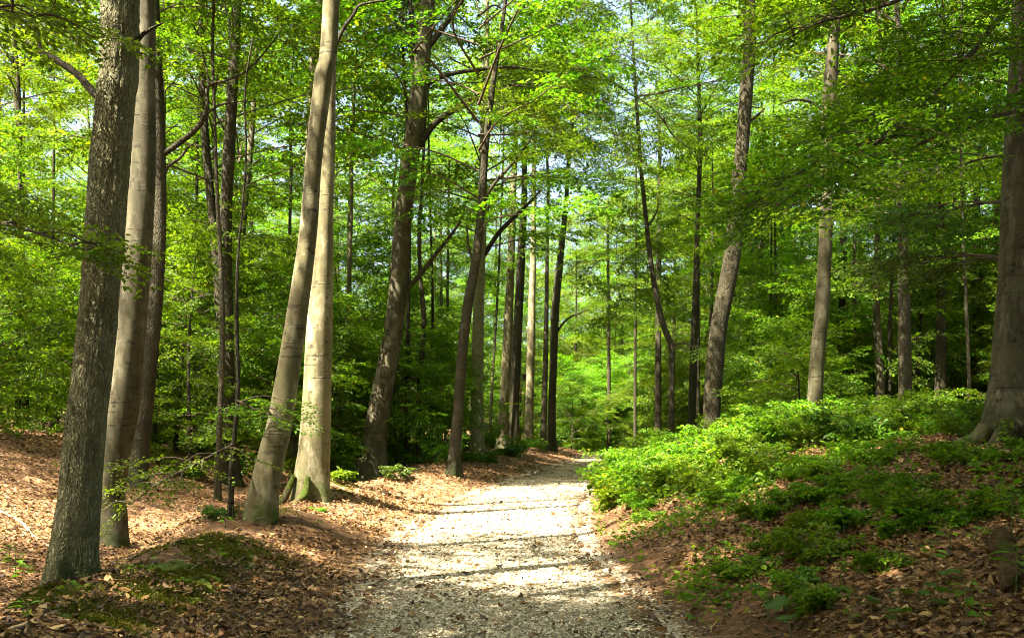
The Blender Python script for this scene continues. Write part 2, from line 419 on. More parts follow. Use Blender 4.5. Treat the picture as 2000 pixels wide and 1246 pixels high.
for n, box, s in ((90000, (-7, 7, 4.5, 11), .062), (95000, (-14, 10, 11, 20), .066), (80000, (-22, 12, 20, 40), .078), (22000, (-22, 8, 40, 58), .1)):
    V, Q = litter(n, box, d_litter, s, rng); B.add(V, Q)
n = 9000; y = 5+22*rng.random(n)**1.2; x = path_x(y)+rng.uniform(-9, 6, n); k_ = (np.abs(x-path_x(y)) > 1.1) | (rng.random(n) < .18); x = x[k_]; y = y[k_]; n = len(x)
a, b, c = frames(n, .22, rng); L = (rng.lognormal(-2.5, .6, n))[:, None]; w_ = rng.uniform(.002, .006, n)[:, None]
p = np.stack([x, y, terrain(x, y)+.022], -1); mid = b*(L*rng.uniform(-.2, .2, n)[:, None])
V = np.stack([p-a*L-b*w_, p-b*w_+mid, p+a*L, p+a*L+b*w_*.5, p+b*w_+mid, p-a*L+b*w_], 1); V[:, [1, 4]] += c[:, None]*.008
o = (np.arange(n)*6)[:, None]; B.add(V.reshape(-1, 3), np.concatenate([o+np.array([[0, 1, 4, 5]]), o+np.array([[1, 2, 3, 4]])], 0))
tag(link('leaf_litter', B.mesh('leaf_litter', [M['dead']])), 'loose layer of curled brown beech leaves over the forest floor', 'leaf litter', kind='stuff')
def chips(n, box, dens, size, g):
    x = g.uniform(box[0], box[1], n); y = g.uniform(box[2], box[3], n)
    keep = g.uniform(0, 1, n) < dens(x, y); x = x[keep]; y = y[keep]; n = len(x)
    a, b, c = frames(n, .5, g)
    s = size*g.lognormal(0, .4, n)
    p = np.stack([x, y, terrain(x, y)+.014], -1)
    tm = np.array([(1, 0, 0), (0, 1, 0), (-1, 0, 0), (0, -1, 0), (.35, .3, .8), (-.3, -.35, .7)])
    V = np.zeros((n, 6, 3))
    for k, (l, w, h) in enumerate(tm):
        jit = g.uniform(.65, 1.25, (n, 3))
        V[:, k] = p + a*(l*s*jit[:, 0])[:, None]+b*(w*s*.75*jit[:, 1])[:, None]+c*(h*s*.55*jit[:, 2])[:, None]
    o = (np.arange(n)*6)[:, None]
    Q = np.concatenate([o+np.array([k]) for k in ([0, 1, 4, 4], [1, 2, 4, 5], [2, 3, 5, 5], [3, 0, 4, 5], [1, 2, 5, 4])], 0)
    T = np.concatenate([o+np.array([k]) for k in ([0, 1, 4], [1, 5, 4], [1, 2, 5], [2, 3, 5], [3, 4, 5], [3, 0, 4])], 0)
    return V.reshape(-1, 3), T
def d_chip(x, y):
    d = np.abs(x-path_x(y)); return np.clip(1-(d-1.0)/.5, 0, 1)**2
B = MB()
for n, box, s in ((42000, (-2.2, 2.0, 5.5, 10), .0135), (38000, (-2.4, 2.0, 10, 18), .017), (16000, (-2, 3, 18, 30), .022)):
    V, Q = chips(n, box, d_chip, s, rng); B.add(V, Q)
tag(link('gravel', B.mesh('gravel', [M['chip']])), 'loose pale limestone chips lying on the track', 'gravel', kind='stuff')

def moss_tufts():
    g_ = np.random.default_rng(31); P_ = []
    for mx, my, mr in ((-3.25, 10.5, .62), (-3.1, 9.0, .42), (-3.9, 7.9, .5), (-4.2, 8.7, .42), (-2.9, 8.1, .3), (-3.7, 17.8, .6), (-3.0, 7.0, .3), (-3.6, 12.9, .4)):
        k = int(60000*mr*mr); q = g_.normal(0, .62, (k, 2))*mr+[mx, my]
        q = q[vnoise(q[:, 0]*5, q[:, 1]*5, 17)*.6+vnoise(q[:, 0]*17, q[:, 1]*17, 18)*.4 > .45]; P_.append(q)
    q = np.concatenate(P_); n = len(q)
    a, b, c = frames(n, .5, g_); up = c; L = g_.uniform(.012, .034, n)
    p = np.stack([q[:, 0], q[:, 1], terrain(q[:, 0], q[:, 1])-.004], -1)
    V = np.zeros((n, 4, 3)); V[:, 0] = p-a*.007; V[:, 1] = p+a*.007; V[:, 2] = p+up*L[:, None]+a*.004+b*(L*.4)[:, None]; V[:, 3] = p+up*L[:, None]-a*.004+b*(L*.4)[:, None]
    return np_mesh('moss', V.reshape(-1, 3), np.arange(n*4).reshape(-1, 4), leaf_material('moss_tuft', (.085, .10, .008), (.10, .12, .005), .35, .5))
tag(link('moss', moss_tufts()), 'tufted yellow-green moss on the earth ridge by the rough oak', 'moss', kind='stuff')

# ------------------------------------------------------------------ foliage
def leaf6(pos, a, b, c, L, Wd, fold=.18, droop=.12):
    n = len(pos); V = np.zeros((n, 6, 3))
    tm = [(0, 0, 0), (.3, .46, 1), (.66, .40, 1), (1, 0, 0), (.66, -.40, 1), (.3, -.46, 1)]
    for k, (l, w, f) in enumerate(tm):
        V[:, k] = pos+a*(l*L)[:, None]+b*(w*Wd)[:, None]+c*(f*fold*Wd-droop*l*l*L)[:, None]
    return V
def make_spray(g, L=1.0, leaf=.082, nodes=8, spacing=.065, dens=1.0, jit=.35):
    """a flat beech spray along +x: leaf vertices (n,6,3) and the polylines of its twigs"""
    pos = []; ang = []; tw = []
    def run(p0, a0, ln, start):
        s = start; side = 1; x, y = p0; a = a0
        pts = [(x, y)]
        while s < ln:
            q = (p0[0]+math.cos(a)*s, p0[1]+math.sin(a)*s)
            if g.random() < dens:
                pos.append(q); ang.append(a+side*g.uniform(.55, 1.1))
            side = -side; s += spacing*g.uniform(.7, 1.3); a += g.normal(0, .05)
            pts.append(q)
        pos.append(pts[-1]); ang.append(a)
        tw.append([pts[0], pts[-1]])
    run((0, 0), 0, L, .15)
    for k in range(nodes):
        tt = .1+.8*k/nodes; sd = 1 if k % 2 else -1
        run((L*tt, 0), sd*g.uniform(.6, .95), L*(.55-.35*tt)*g.uniform(.7, 1.2), .06)
    pos = np.array(pos); ang = np.array(ang); n = len(pos)
    r = np.hypot(pos[:, 0], pos[:, 1])
    z = -.16*r*r/L + g.normal(0, .03, n)
    p = np.stack([pos[:, 0], pos[:, 1], z], -1)
    nr = np.stack([g.normal(0, jit, n), g.normal(0, jit, n), np.ones(n)], -1); nr /= np.linalg.norm(nr, axis=1)[:, None]
    a = np.stack([np.cos(ang), np.sin(ang), g.normal(-.15, .2, n)], -1); a -= nr*(a*nr).sum(1)[:, None]; a /= np.linalg.norm(a, axis=1)[:, None]
    ll = leaf*g.uniform(.65, 1.2, n)
    V = leaf6(p, a, np.cross(nr, a), nr, ll, ll*g.uniform(.55, .7, n))
    return V, tw
SPR = [make_spray(rng) for _ in range(8)]
def spray_frame(dirv, roll, tilt):
    x = np.array(dirv, float); x /= np.linalg.norm(x)+1e-9
    up = np.array([0, 0, 1.0]); y = np.cross(up, x); ny_ = np.linalg.norm(y)
    y = y/ny_ if ny_ > 1e-4 else np.array([0, 1.0, 0]); z = np.cross(x, y)
    c, s = math.cos(roll), math.sin(roll)
    return np.stack([x, c*y+s*z, -s*y+c*z], 1)
class Foliage:
    def __init__(self, g, simple=False): self.L = []; self.tw = MB(); self.g = g; self.simple = simple
    def spray(self, p, dirv, s=1.0, roll=None, lib=None, twig=True, leafmul=1.0):
        lib = lib or SPR; g = self.g
        V, tw = lib[int(g.integers(len(lib)))]
        A = spray_frame(dirv, g.normal(0, .22) if roll is None else roll, 0)
        if leafmul != 1.0:
            c0 = V[:, :1]; V = c0+(V-c0)*leafmul
        self.L.append((V*s) @ A.T+p)
        if twig:
            for q in tw[:1]:
                pts = np.array([[q[0][0], q[0][1], 0], [(q[0][0]+q[1][0])/2, (q[0][1]+q[1][1])/2, -.03], [q[1][0], q[1][1], -.14]])*s
                v, f = tube(pts @ A.T+p, [.007*s, .005*s, .002], 3); self.tw.add(v, f)
    def limb(self, pts, r0, n=None, r1=.006, sides=5):
        pts = catmull(pts, n or max(6, len(pts)*3)); k = len(pts)
        v, f = tube(pts, np.linspace(r0, r1, k), sides); self.tw.add(v, f, smooth=True)
        return pts
    def mesh(self, name, leafmat):
        B = MB(); L = np.concatenate(self.L); n = len(L)
        if self.simple:
            L = L[:, [0, 1, 3, 5]]; L[:, 1] += (self.g.uniform(-.004, .004, (n, 3))); o = (np.arange(n)*4)[:, None]
            Q = o+np.array([[0, 1, 2, 3]])
        else:
            o = (np.arange(n)*6)[:, None]
            Q = np.concatenate([o+np.array([[0, 1, 2, 3]]), o+np.array([[0, 3, 4, 5]])], 0)
        B.add(L.reshape(-1, 3), Q, 0)
        if self.tw.n:
            B.add(np.concatenate(self.tw.V), np.concatenate(self.tw.Q), 1, True)
        return B.mesh(name, [M[leafmat], M['twig']])
def grow_crown(g, H, h0, Rm, nlimb, per, s, top=.25, rise=.45, simple=True, leafmat='leaf', leafmul=1.0, prof=None, twr=.03, wild=.0):
    """limbs around the vertical axis from height h0 to H, each fanned with flat sprays"""
    fo = Foliage(g, simple)
    for k in range(nlimb):
        t = (k+.5*g.random())/nlimb; h = h0+(H-h0)*t
        az = k*2.39996+g.normal(0, .35+.6*wild); h = min(max(h+g.normal(0, .06*H)*wild, .25*h0), H*.97)
        pr = prof(t) if prof else (1-t)**.55*(.55+.9*min(t*3, 1))/1.25
        ln = Rm*max(pr, top)*g.uniform(.65, 1.15)
        dr = np.array([math.cos(az), math.sin(az), 0])
        up = rise*(.4+t)*g.uniform(.6, 1.3)+wild*g.normal(0, .22)
        pts = [np.array([0, 0, h])]
        for q in (.33, .66, 1.0):
            pts.append(np.array([0, 0, h])+dr*ln*q+np.array([g.normal(0, .06*ln), g.normal(0, .06*ln), ln*(up*q-.30*up*q*q-.07*q*q)]))
        lp = fo.limb(pts, twr*(.5+ln/Rm)*.7)
        m = len(lp)
        for w in range(per):
            q = .28+.72*((w+g.random())/per); ii = min(int(q*(m-1)), m-2)
            p = lp[ii]+(lp[ii+1]-lp[ii])*(q*(m-1)-ii)
            dd = lp[ii+1]-lp[ii]; a0 = math.atan2(dd[1], dd[0]); sd = 1 if w % 2 else -1
            a0 += sd*g.uniform(.25, 1.25)
            fo.spray(p, (math.cos(a0), math.sin(a0), g.normal(-.04, .16+.16*wild)), s*g.uniform(.7, 1.25), g.normal(0, .22+.2*wild), leafmul=leafmul)
        fo.spray(lp[-1], lp[-1]-lp[-2], s, leafmul=leafmul)
    return fo
dome = lambda t: math.sin(math.pi*min(max(.16+.80*t, 0), 1))**.6
CAN = [grow_crown(rng, 12, 0, 4.6, nl_, pr_, 1.25, top=.35, rise=.9, leafmul=1.5, twr=.034, prof=dome).mesh('canopy_crown', 'leaf') for nl_, pr_ in ((29, 6), (27, 6), (30, 6), (28, 7), (40, 9), (44, 9))]
SAPM = []
for H, Rm, nl, per, lo_ in ((8.5, 3.0, 44, 6, .08), (6.5, 2.7, 38, 6, .07), (5, 2.3, 32, 6, .08), (3.6, 1.8, 24, 6, .08), (11.5, 3.4, 50, 6, .1), (2.4, 1.3, 18, 6, .1), (14, 3.7, 56, 6, .16)):
    crown = grow_crown(rng, H, H*lo_, Rm, nl, per, .95 if H > 4 else .75, rise=.6, twr=.016, leafmul=1.45, wild=1.0,
                       prof=lambda t: (.55+.45*math.sin(math.pi*min(t*1.1, 1)))*(1-max(t-.55, 0)**1.3*1.5)).mesh('sapling_crown', 'leaf')
    zz = np.linspace(-.2, H*.93, 14); bx = rng.normal(0, .03*H); by = rng.normal(0, .03*H)
    pts = np.stack([bx*np.sin(zz/H*3.0), by*np.sin(zz/H*2.2), zz], -1)
    tv, tq = tube(pts, np.interp(zz, [-.2, H], [.009*H+.012, .006]), 7)
    SAPM.append((H, crown, np_mesh('sapling_trunk', tv, tq, M['dark'], smooth=True)))

# ------------------------------------------------------------------ named trees along the track
def trunk_mesh(name, pts3, rad, mats, sides=20, flare=.5, fl_h=.35, lobes=5, seed=0, ridge=0.0):
    n = max(24, int((pts3[-1][2]-pts3[0][2])*(28 if ridge else 5)))
    d4 = np.concatenate([np.asarray(pts3), np.asarray(rad)[:, None]], 1)
    z = d4[:, 2]; zz = np.concatenate([np.linspace(z[0], z[0]+1.6, 18)[:-1], np.linspace(z[0]+1.6, z[-1], n)])
    # smooth through the measured widths
    ss = catmull(d4, 240); order = np.argsort(ss[:, 2]); ss = ss[order]
    p = np.stack([np.interp(zz, ss[:, 2], ss[:, 0]), np.interp(zz, ss[:, 2], ss[:, 1]), zz], -1)
    r = np.maximum(np.interp(zz, ss[:, 2], ss[:, 3]), .012)
    g = np.random.default_rng(seed+5); ph = g.uniform(0, 6.28, 6)
    h = zz-z[0]-.3
    def lobe(i, a):
        e = flare*math.exp(-max(h[i], -.3)/fl_h)
        w = 1+e*(.75+.55*np.cos(lobes*a+ph[0])+.3*np.cos((lobes-2)*a+ph[1]))
        w = w+.03*np.cos(2*a+ph[2]+h[i]*.5)+.02*np.cos(3*a+ph[3]-h[i]*.8)
        k = a/(2*np.pi)*7
        if ridge:
            c_ = a/(2*np.pi)*44; e_ = h[i]*7.5; o_ = vnoise(c_*.5, 0*c_+e_*.35, 91)*3
            fade = np.minimum(1, np.minimum(c_, 44-c_)/2)
            w = w+ridge*fade*(1-2.2*np.abs(vnoise(c_+o_, 0*c_+e_*.6, 93)-.5)*2)*.5+ridge*.4*(vnoise(c_*2, 0*c_+e_*2.5, 95)-.5)
        return w+.035*(vnoise(np.cos(a)*2.1+5, np.sin(a)*2.1+h[i]*1.3, seed+7)-.5)*2
    V, Q = tube(p, r, sides, lobe)
    return V, Q
BR_GROUP = None
TREES = {}
def tree(key, kind, name, label, cat, pts, Y=None, H=21, flare=.45, fl_h=.35, branches=(), crown=None, sides=18, crown_s=1.0, crown_h=.42, extra=None, ridge=0.0, lobes=5):
    """pts: (u, v, width) from the base up, measured in the photo; Y: distance (from the base when not given)"""
    u0, v0, w0 = pts[0]
    if Y is None: _, Y = hit(u0, v0)
    base = P(u0, v0, Y); gz = tz(base.x, Y)
    W_ = [P(u, v, Y) for u, v, w in pts]; rad = [w*.5/F*Y for u, v, w in pts]
    W_[0].z = gz-.3
    if len(W_) > 1 and W_[1].z < W_[0].z+.5: W_[1].z = W_[0].z+.6
    a, b = W_[-2], W_[-1]; dirv = (b-a).normalized()
    dirv = Vector((dirv.x*.6, 0, dirv.z)).normalized()
    top = b; rem = max(H-(b.z-gz), .5)
    g = np.random.default_rng(int(abs(u0)*13+v0))
    W_ = list(W_); r_end = rad[-1]
    for q in (.35, .7, 1.0):
        W_.append(b+dirv*rem*q+Vector((g.normal(0, .02), g.normal(0, .02), 0))*rem*q); rad.append(r_end*(1-q)*.85+min(.03, r_end*.5))
    o = thing(name, label, cat, (base.x, Y, gz))
    loc = np.array([[p.x-base.x, p.y-Y, p.z-gz] for p in W_])
    V, Q = trunk_mesh('trunk', loc, rad, kind, sides, flare, fl_h, lobes, seed=int(u0), ridge=ridge)
    link('trunk', np_mesh('trunk', V, Q, M[kind], smooth=True), o)
    for bp in branches:
        # bp: (list of (u, v, width[, Y offset]))
        q = np.array([[(u-CX)/F*(Y+dy)-base.x, dy, CZ-(v-HV)/F*(Y+dy)-gz] for u, v, w, dy in [(*x, 0)[:4] for x in bp]])
        rr = [x[2]*.5/F*Y for x in bp]
        n = len(q)*5; pp = catmull(np.concatenate([q, np.array(rr)[:, None]], 1), n)
        bv, bq = tube(pp[:, :3], np.maximum(pp[:, 3], .006), 8)
        link('branch', np_mesh('branch', bv, bq, M['dark'], smooth=True), o)
    if crown == -1:
        c = link('crown', SAPM[2][1], o, (loc[-1][0], 0, H-4.4), g.uniform(0, 6.28), 1.1)
    elif crown is not None:
        zc = H*crown_h; s = (H-zc)/12*crown_s
        x = np.interp(zc, loc[:, 2], loc[:, 0])
        c = link('crown', CAN[crown % 6], o, (x, 0, zc), g.uniform(0, 6.28)); c.scale = (s*1.05, s*1.05, (H-zc)/12)
    if key == 'T20':
        c = link('crown', SAPM[6][1], o, (loc[8][0]-.4, 3.4, 2.0), 1.0, 1.0); c.scale = (1.15, .75, 1.3)
    elif crown is None and key not in ('T23', 'T4c'):
        link('crown', SAPM[3][1], o, (loc[-1][0], loc[-1][1], H-3.4), g.uniform(0, 6.28))
    TREES[key] = (o, base, gz, Y)
    return o
T = tree
oakA = T('T1', 'oak', 'oak_tree', 'thick rough-barked oak trunk leaning over the bare earth ridge, its crown out of sight', 'tree',
  [(138, 1132, 86), (143, 1080, 80), (152, 1000, 79), (168, 823, 74), (192, 623, 71), (211, 375, 71), (226, 190, 70), (234, 0, 68)], H=22, flare=.38, fl_h=.25, crown=0, crown_s=.95, sides=120, ridge=.085, crown_h=.5,
  branches=[[(262, 95, 10), (275, 72, 9), (297, 56, 6), (320, 45, 3)], [(262, 112, 8), (278, 104, 4)]])
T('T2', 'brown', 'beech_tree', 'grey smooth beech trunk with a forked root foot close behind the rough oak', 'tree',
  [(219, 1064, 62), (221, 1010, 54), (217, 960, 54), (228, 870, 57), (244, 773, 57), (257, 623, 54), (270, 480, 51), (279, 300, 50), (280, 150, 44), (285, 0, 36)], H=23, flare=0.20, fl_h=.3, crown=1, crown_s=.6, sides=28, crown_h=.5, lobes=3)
T('T3', 'dark', 'oak_tree', 'gnarled oak behind the smooth beech, twisted dark boughs reaching to both sides', 'tree',
  [(268, 945, 38), (273, 880, 34), (284, 773, 33), (299, 623, 31), (309, 470, 29), (310, 300, 27), (306, 150, 25), (300, 0, 22)], H=20, flare=.3, crown=2, crown_h=.55,
  branches=[[(312, 306, 13), (345, 283, 12), (385, 250, 11), (404, 215, 10), (406, 170, 7), (440, 158, 6), (480, 140, 5), (515, 105, 4), (550, 60, 2)],
            [(404, 222, 6), (430, 205, 5), (470, 199, 3), (500, 199, 2)],
            [(308, 445, 8), (318, 390, 8), (324, 333, 7), (350, 310, 6), (368, 288, 4), (384, 278, 2)],
            [(300, 215, 16), (240, 215, 15), (190, 188, 16), (150, 145, 14), (105, 115, 13), (78, 98, 12), (72, 55, 8), (50, 0, 5), (35, -60, 2)],
            [(404, 205, 5), (407, 160, 4), (400, 120, 3), (385, 60, 2)]])
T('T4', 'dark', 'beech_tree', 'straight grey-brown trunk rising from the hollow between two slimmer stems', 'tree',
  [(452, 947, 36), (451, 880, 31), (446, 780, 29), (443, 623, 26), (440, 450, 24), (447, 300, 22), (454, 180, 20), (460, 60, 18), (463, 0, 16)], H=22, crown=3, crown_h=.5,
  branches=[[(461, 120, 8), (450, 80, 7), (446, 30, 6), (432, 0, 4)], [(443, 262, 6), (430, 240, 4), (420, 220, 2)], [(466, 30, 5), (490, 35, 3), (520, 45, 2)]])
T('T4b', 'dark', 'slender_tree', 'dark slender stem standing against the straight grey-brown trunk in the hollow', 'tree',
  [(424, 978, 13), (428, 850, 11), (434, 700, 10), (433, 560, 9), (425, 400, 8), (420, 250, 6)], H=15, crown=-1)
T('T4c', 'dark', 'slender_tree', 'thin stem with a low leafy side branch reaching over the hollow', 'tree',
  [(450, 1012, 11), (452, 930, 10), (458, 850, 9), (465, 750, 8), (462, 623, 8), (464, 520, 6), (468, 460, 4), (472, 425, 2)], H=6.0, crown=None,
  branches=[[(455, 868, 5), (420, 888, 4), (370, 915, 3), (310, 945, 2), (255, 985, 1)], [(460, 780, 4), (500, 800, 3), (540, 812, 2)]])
T('T5', 'dark', 'beech_tree', 'pale slim trunk bending in behind the straight trunk of the hollow', 'tree',
  [(432, 905, 20), (433, 750, 19), (427, 560, 18), (408, 350, 16), (398, 225, 15), (392, 0, 12)], H=20, crown=0, crown_h=.34)
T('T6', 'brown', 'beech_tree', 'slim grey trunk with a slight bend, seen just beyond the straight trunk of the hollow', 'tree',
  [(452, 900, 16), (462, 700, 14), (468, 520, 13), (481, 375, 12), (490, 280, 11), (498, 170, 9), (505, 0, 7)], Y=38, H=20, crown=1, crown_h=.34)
T('T7a', 'beech', 'beech_tree', 'pale sunlit beech leaning sharply across its upright twin, roots in a bare mound', 'tree',
  [(503, 1012, 66), (517, 950, 54), (534, 873, 50), (546, 823, 47), (578, 623, 40), (602, 450, 35), (614, 300, 33), (632, 150, 36), (647, 0, 33)], H=24, flare=0.14, fl_h=.4, crown=-1, sides=32)
T('T7b', 'beech', 'beech_tree', 'upright pale beech with a mossy spreading root foot beside its leaning twin', 'tree',
  [(605, 968, 84), (609, 920, 66), (614, 873, 60), (619, 773, 55), (625, 623, 50), (634, 450, 35), (640, 300, 30), (645, 150, 22), (650, 60, 18)], H=23, flare=.1, fl_h=.35, crown=-1, sides=36,
  branches=[[(650, 105, 9), (668, 62, 8), (690, 30, 7), (705, 10, 6), (760, 0, 4), (800, -10, 2)]], lobes=4)
T('T7c', 'beech', 'beech_tree', 'grey beech half hidden behind the pale leaning beech', 'tree',
  [(568, 930, 30), (585, 700, 27), (602, 400, 25), (612, 200, 24), (622, 0, 22)], Y=33, H=23, crown=0, crown_h=.5)
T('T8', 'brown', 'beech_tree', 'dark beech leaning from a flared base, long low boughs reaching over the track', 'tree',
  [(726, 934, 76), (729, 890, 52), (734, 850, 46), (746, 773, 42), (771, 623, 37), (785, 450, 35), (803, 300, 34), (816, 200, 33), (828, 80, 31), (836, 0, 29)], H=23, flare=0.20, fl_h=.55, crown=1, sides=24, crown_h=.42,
  branches=[[(808, 300, 16), (822, 280, 15), (848, 243, 13), (892, 212, 11), (942, 184, 10), (1000, 167, 9), (1080, 155, 6), (1150, 150, 3)],
            [(828, 170, 11), (850, 156, 10), (880, 145, 9), (930, 137, 8), (1000, 132, 6), (1060, 140, 4), (1105, 149, 2)],
            [(832, 95, 15), (852, 72, 13), (875, 40, 12), (900, 5, 10), (920, -30, 7)],
            [(812, 170, 11), (806, 120, 10), (806, 60, 10), (800, 0, 8), (792, -60, 6)],
            [(782, 575, 12), (804, 555, 10), (828, 527, 9), (856, 490, 8), (886, 452, 6), (905, 420, 3)]])
T('T9', 'beech', 'slender_tree', 'thin pole-like stem between the pale twin beeches and the leaning dark beech', 'tree',
  [(652, 908, 13), (665, 773, 11), (678, 623, 9), (685, 450, 8), (688, 300, 6), (694, 150, 4), (697, 90, 3)], H=16, crown=-1)
T('T10', 'dark', 'slender_tree', 'dark slim stem directly behind the foot of the leaning dark beech', 'tree', [(794, 930, 11), (796, 780, 10), (797, 623, 8), (800, 450, 6)], Y=33, H=18)
T('T11', 'dark', 'slender_tree', 'crooked thin dark stem with a kink at half height, next to the leaning dark beech', 'tree',
  [(825, 929, 13), (818, 870, 11), (818, 780, 10), (824, 700, 10), (828, 620, 10), (821, 540, 8), (819, 450, 8), (825, 350, 6)], Y=33, H=18)
T('T12', 'dark', 'slender_tree', 'very thin straight stem behind the crooked dark one', 'tree', [(842, 903, 8), (843, 750, 7), (845, 600, 6), (840, 400, 4)], Y=38, H=16)
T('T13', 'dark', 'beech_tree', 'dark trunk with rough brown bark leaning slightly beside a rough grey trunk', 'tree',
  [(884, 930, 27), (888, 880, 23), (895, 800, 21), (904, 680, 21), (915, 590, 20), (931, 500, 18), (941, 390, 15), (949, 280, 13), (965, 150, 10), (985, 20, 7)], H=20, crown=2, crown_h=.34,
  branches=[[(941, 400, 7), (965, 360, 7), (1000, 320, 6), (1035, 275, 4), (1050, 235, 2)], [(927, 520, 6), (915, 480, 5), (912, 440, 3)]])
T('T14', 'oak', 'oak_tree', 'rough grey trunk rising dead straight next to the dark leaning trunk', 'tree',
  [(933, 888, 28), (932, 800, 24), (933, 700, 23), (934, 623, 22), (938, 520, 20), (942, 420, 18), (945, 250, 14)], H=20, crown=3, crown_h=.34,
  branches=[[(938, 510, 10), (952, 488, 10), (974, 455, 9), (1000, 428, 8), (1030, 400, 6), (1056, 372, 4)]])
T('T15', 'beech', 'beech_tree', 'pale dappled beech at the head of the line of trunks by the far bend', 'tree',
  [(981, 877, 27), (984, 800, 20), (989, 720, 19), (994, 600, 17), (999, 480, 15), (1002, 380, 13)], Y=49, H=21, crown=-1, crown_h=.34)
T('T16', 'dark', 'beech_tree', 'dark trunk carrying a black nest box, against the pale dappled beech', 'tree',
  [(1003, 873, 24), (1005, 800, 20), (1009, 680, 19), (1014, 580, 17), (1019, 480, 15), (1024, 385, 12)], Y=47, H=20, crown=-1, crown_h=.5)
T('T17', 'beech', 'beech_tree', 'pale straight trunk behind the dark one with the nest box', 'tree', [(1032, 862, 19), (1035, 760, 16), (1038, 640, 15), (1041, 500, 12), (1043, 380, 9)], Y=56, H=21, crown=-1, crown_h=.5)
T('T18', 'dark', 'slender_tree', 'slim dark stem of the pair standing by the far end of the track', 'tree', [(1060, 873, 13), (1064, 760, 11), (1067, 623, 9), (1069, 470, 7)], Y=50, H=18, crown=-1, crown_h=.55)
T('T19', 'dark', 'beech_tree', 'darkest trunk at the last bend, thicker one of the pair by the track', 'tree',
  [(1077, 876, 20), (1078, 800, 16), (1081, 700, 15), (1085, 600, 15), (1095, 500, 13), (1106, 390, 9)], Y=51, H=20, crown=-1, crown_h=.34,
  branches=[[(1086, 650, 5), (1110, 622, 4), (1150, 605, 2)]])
T('T20', 'dark', 'slender_tree', 'thin sinuous tree with a kinked trunk at the edge of the leafy bank', 'tree',
  [(1310, 872, 13), (1311, 800, 12), (1312, 740, 11), (1312, 680, 12), (1303, 655, 12), (1290, 615, 11), (1273, 525, 10), (1262, 430, 9), (1252, 330, 8), (1243, 200, 7), (1237, 100, 5), (1232, 10, 4)], Y=30, H=17, flare=.2,
  branches=[[(1313, 676, 5), (1330, 670, 4), (1352, 676, 3), (1375, 690, 2)], [(1245, 188, 5), (1280, 184, 4), (1330, 172, 3), (1400, 158, 2)],
            [(1245, 190, 4), (1285, 222, 3), (1315, 265, 3), (1345, 290, 2)], [(1240, 190, 3), (1200, 165, 3), (1160, 150, 2)], [(1268, 440, 4), (1284, 410, 3), (1285, 385, 2)]])
T('T21', 'dark', 'oak_tree', 'rough dark oak with a curved sun-dappled trunk standing in undergrowth of the bank', 'tree',
  [(1389, 822, 34), (1391, 790, 33), (1396, 720, 34), (1404, 640, 32), (1413, 590, 32), (1430, 500, 32), (1438, 400, 30), (1448, 300, 27), (1459, 165, 26), (1465, 80, 25), (1464, 0, 23)], Y=27, H=22, flare=.2, crown=1, crown_h=.5,
  branches=[[(1450, 250, 6), (1480, 225, 5), (1494, 212, 3)], [(1460, 208, 4), (1490, 212, 2)]])
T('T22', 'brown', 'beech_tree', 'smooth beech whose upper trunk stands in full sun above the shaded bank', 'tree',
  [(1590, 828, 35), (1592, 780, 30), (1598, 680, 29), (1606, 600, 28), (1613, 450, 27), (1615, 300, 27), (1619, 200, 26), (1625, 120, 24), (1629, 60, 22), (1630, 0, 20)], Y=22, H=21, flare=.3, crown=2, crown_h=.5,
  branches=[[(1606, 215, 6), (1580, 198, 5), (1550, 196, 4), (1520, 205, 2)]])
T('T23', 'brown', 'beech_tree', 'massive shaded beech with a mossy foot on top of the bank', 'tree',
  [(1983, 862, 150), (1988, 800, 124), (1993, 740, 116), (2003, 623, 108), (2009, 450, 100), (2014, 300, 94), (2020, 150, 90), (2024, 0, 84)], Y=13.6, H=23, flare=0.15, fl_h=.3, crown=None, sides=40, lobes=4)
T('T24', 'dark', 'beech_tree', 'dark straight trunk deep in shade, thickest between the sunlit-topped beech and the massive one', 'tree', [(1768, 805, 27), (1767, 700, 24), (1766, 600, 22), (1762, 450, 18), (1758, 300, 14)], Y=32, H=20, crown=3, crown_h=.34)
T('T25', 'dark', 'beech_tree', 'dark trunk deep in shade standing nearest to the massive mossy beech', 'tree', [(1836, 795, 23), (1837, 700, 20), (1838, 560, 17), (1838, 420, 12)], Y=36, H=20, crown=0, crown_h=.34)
T('T26', 'brown', 'beech_tree', 'trunk with a pale sunlit patch near its foot in the shaded wood', 'tree', [(1722, 790, 18), (1717, 700, 16), (1712, 600, 14), (1714, 420, 10)], Y=36, H=19, crown=1, crown_h=.5)
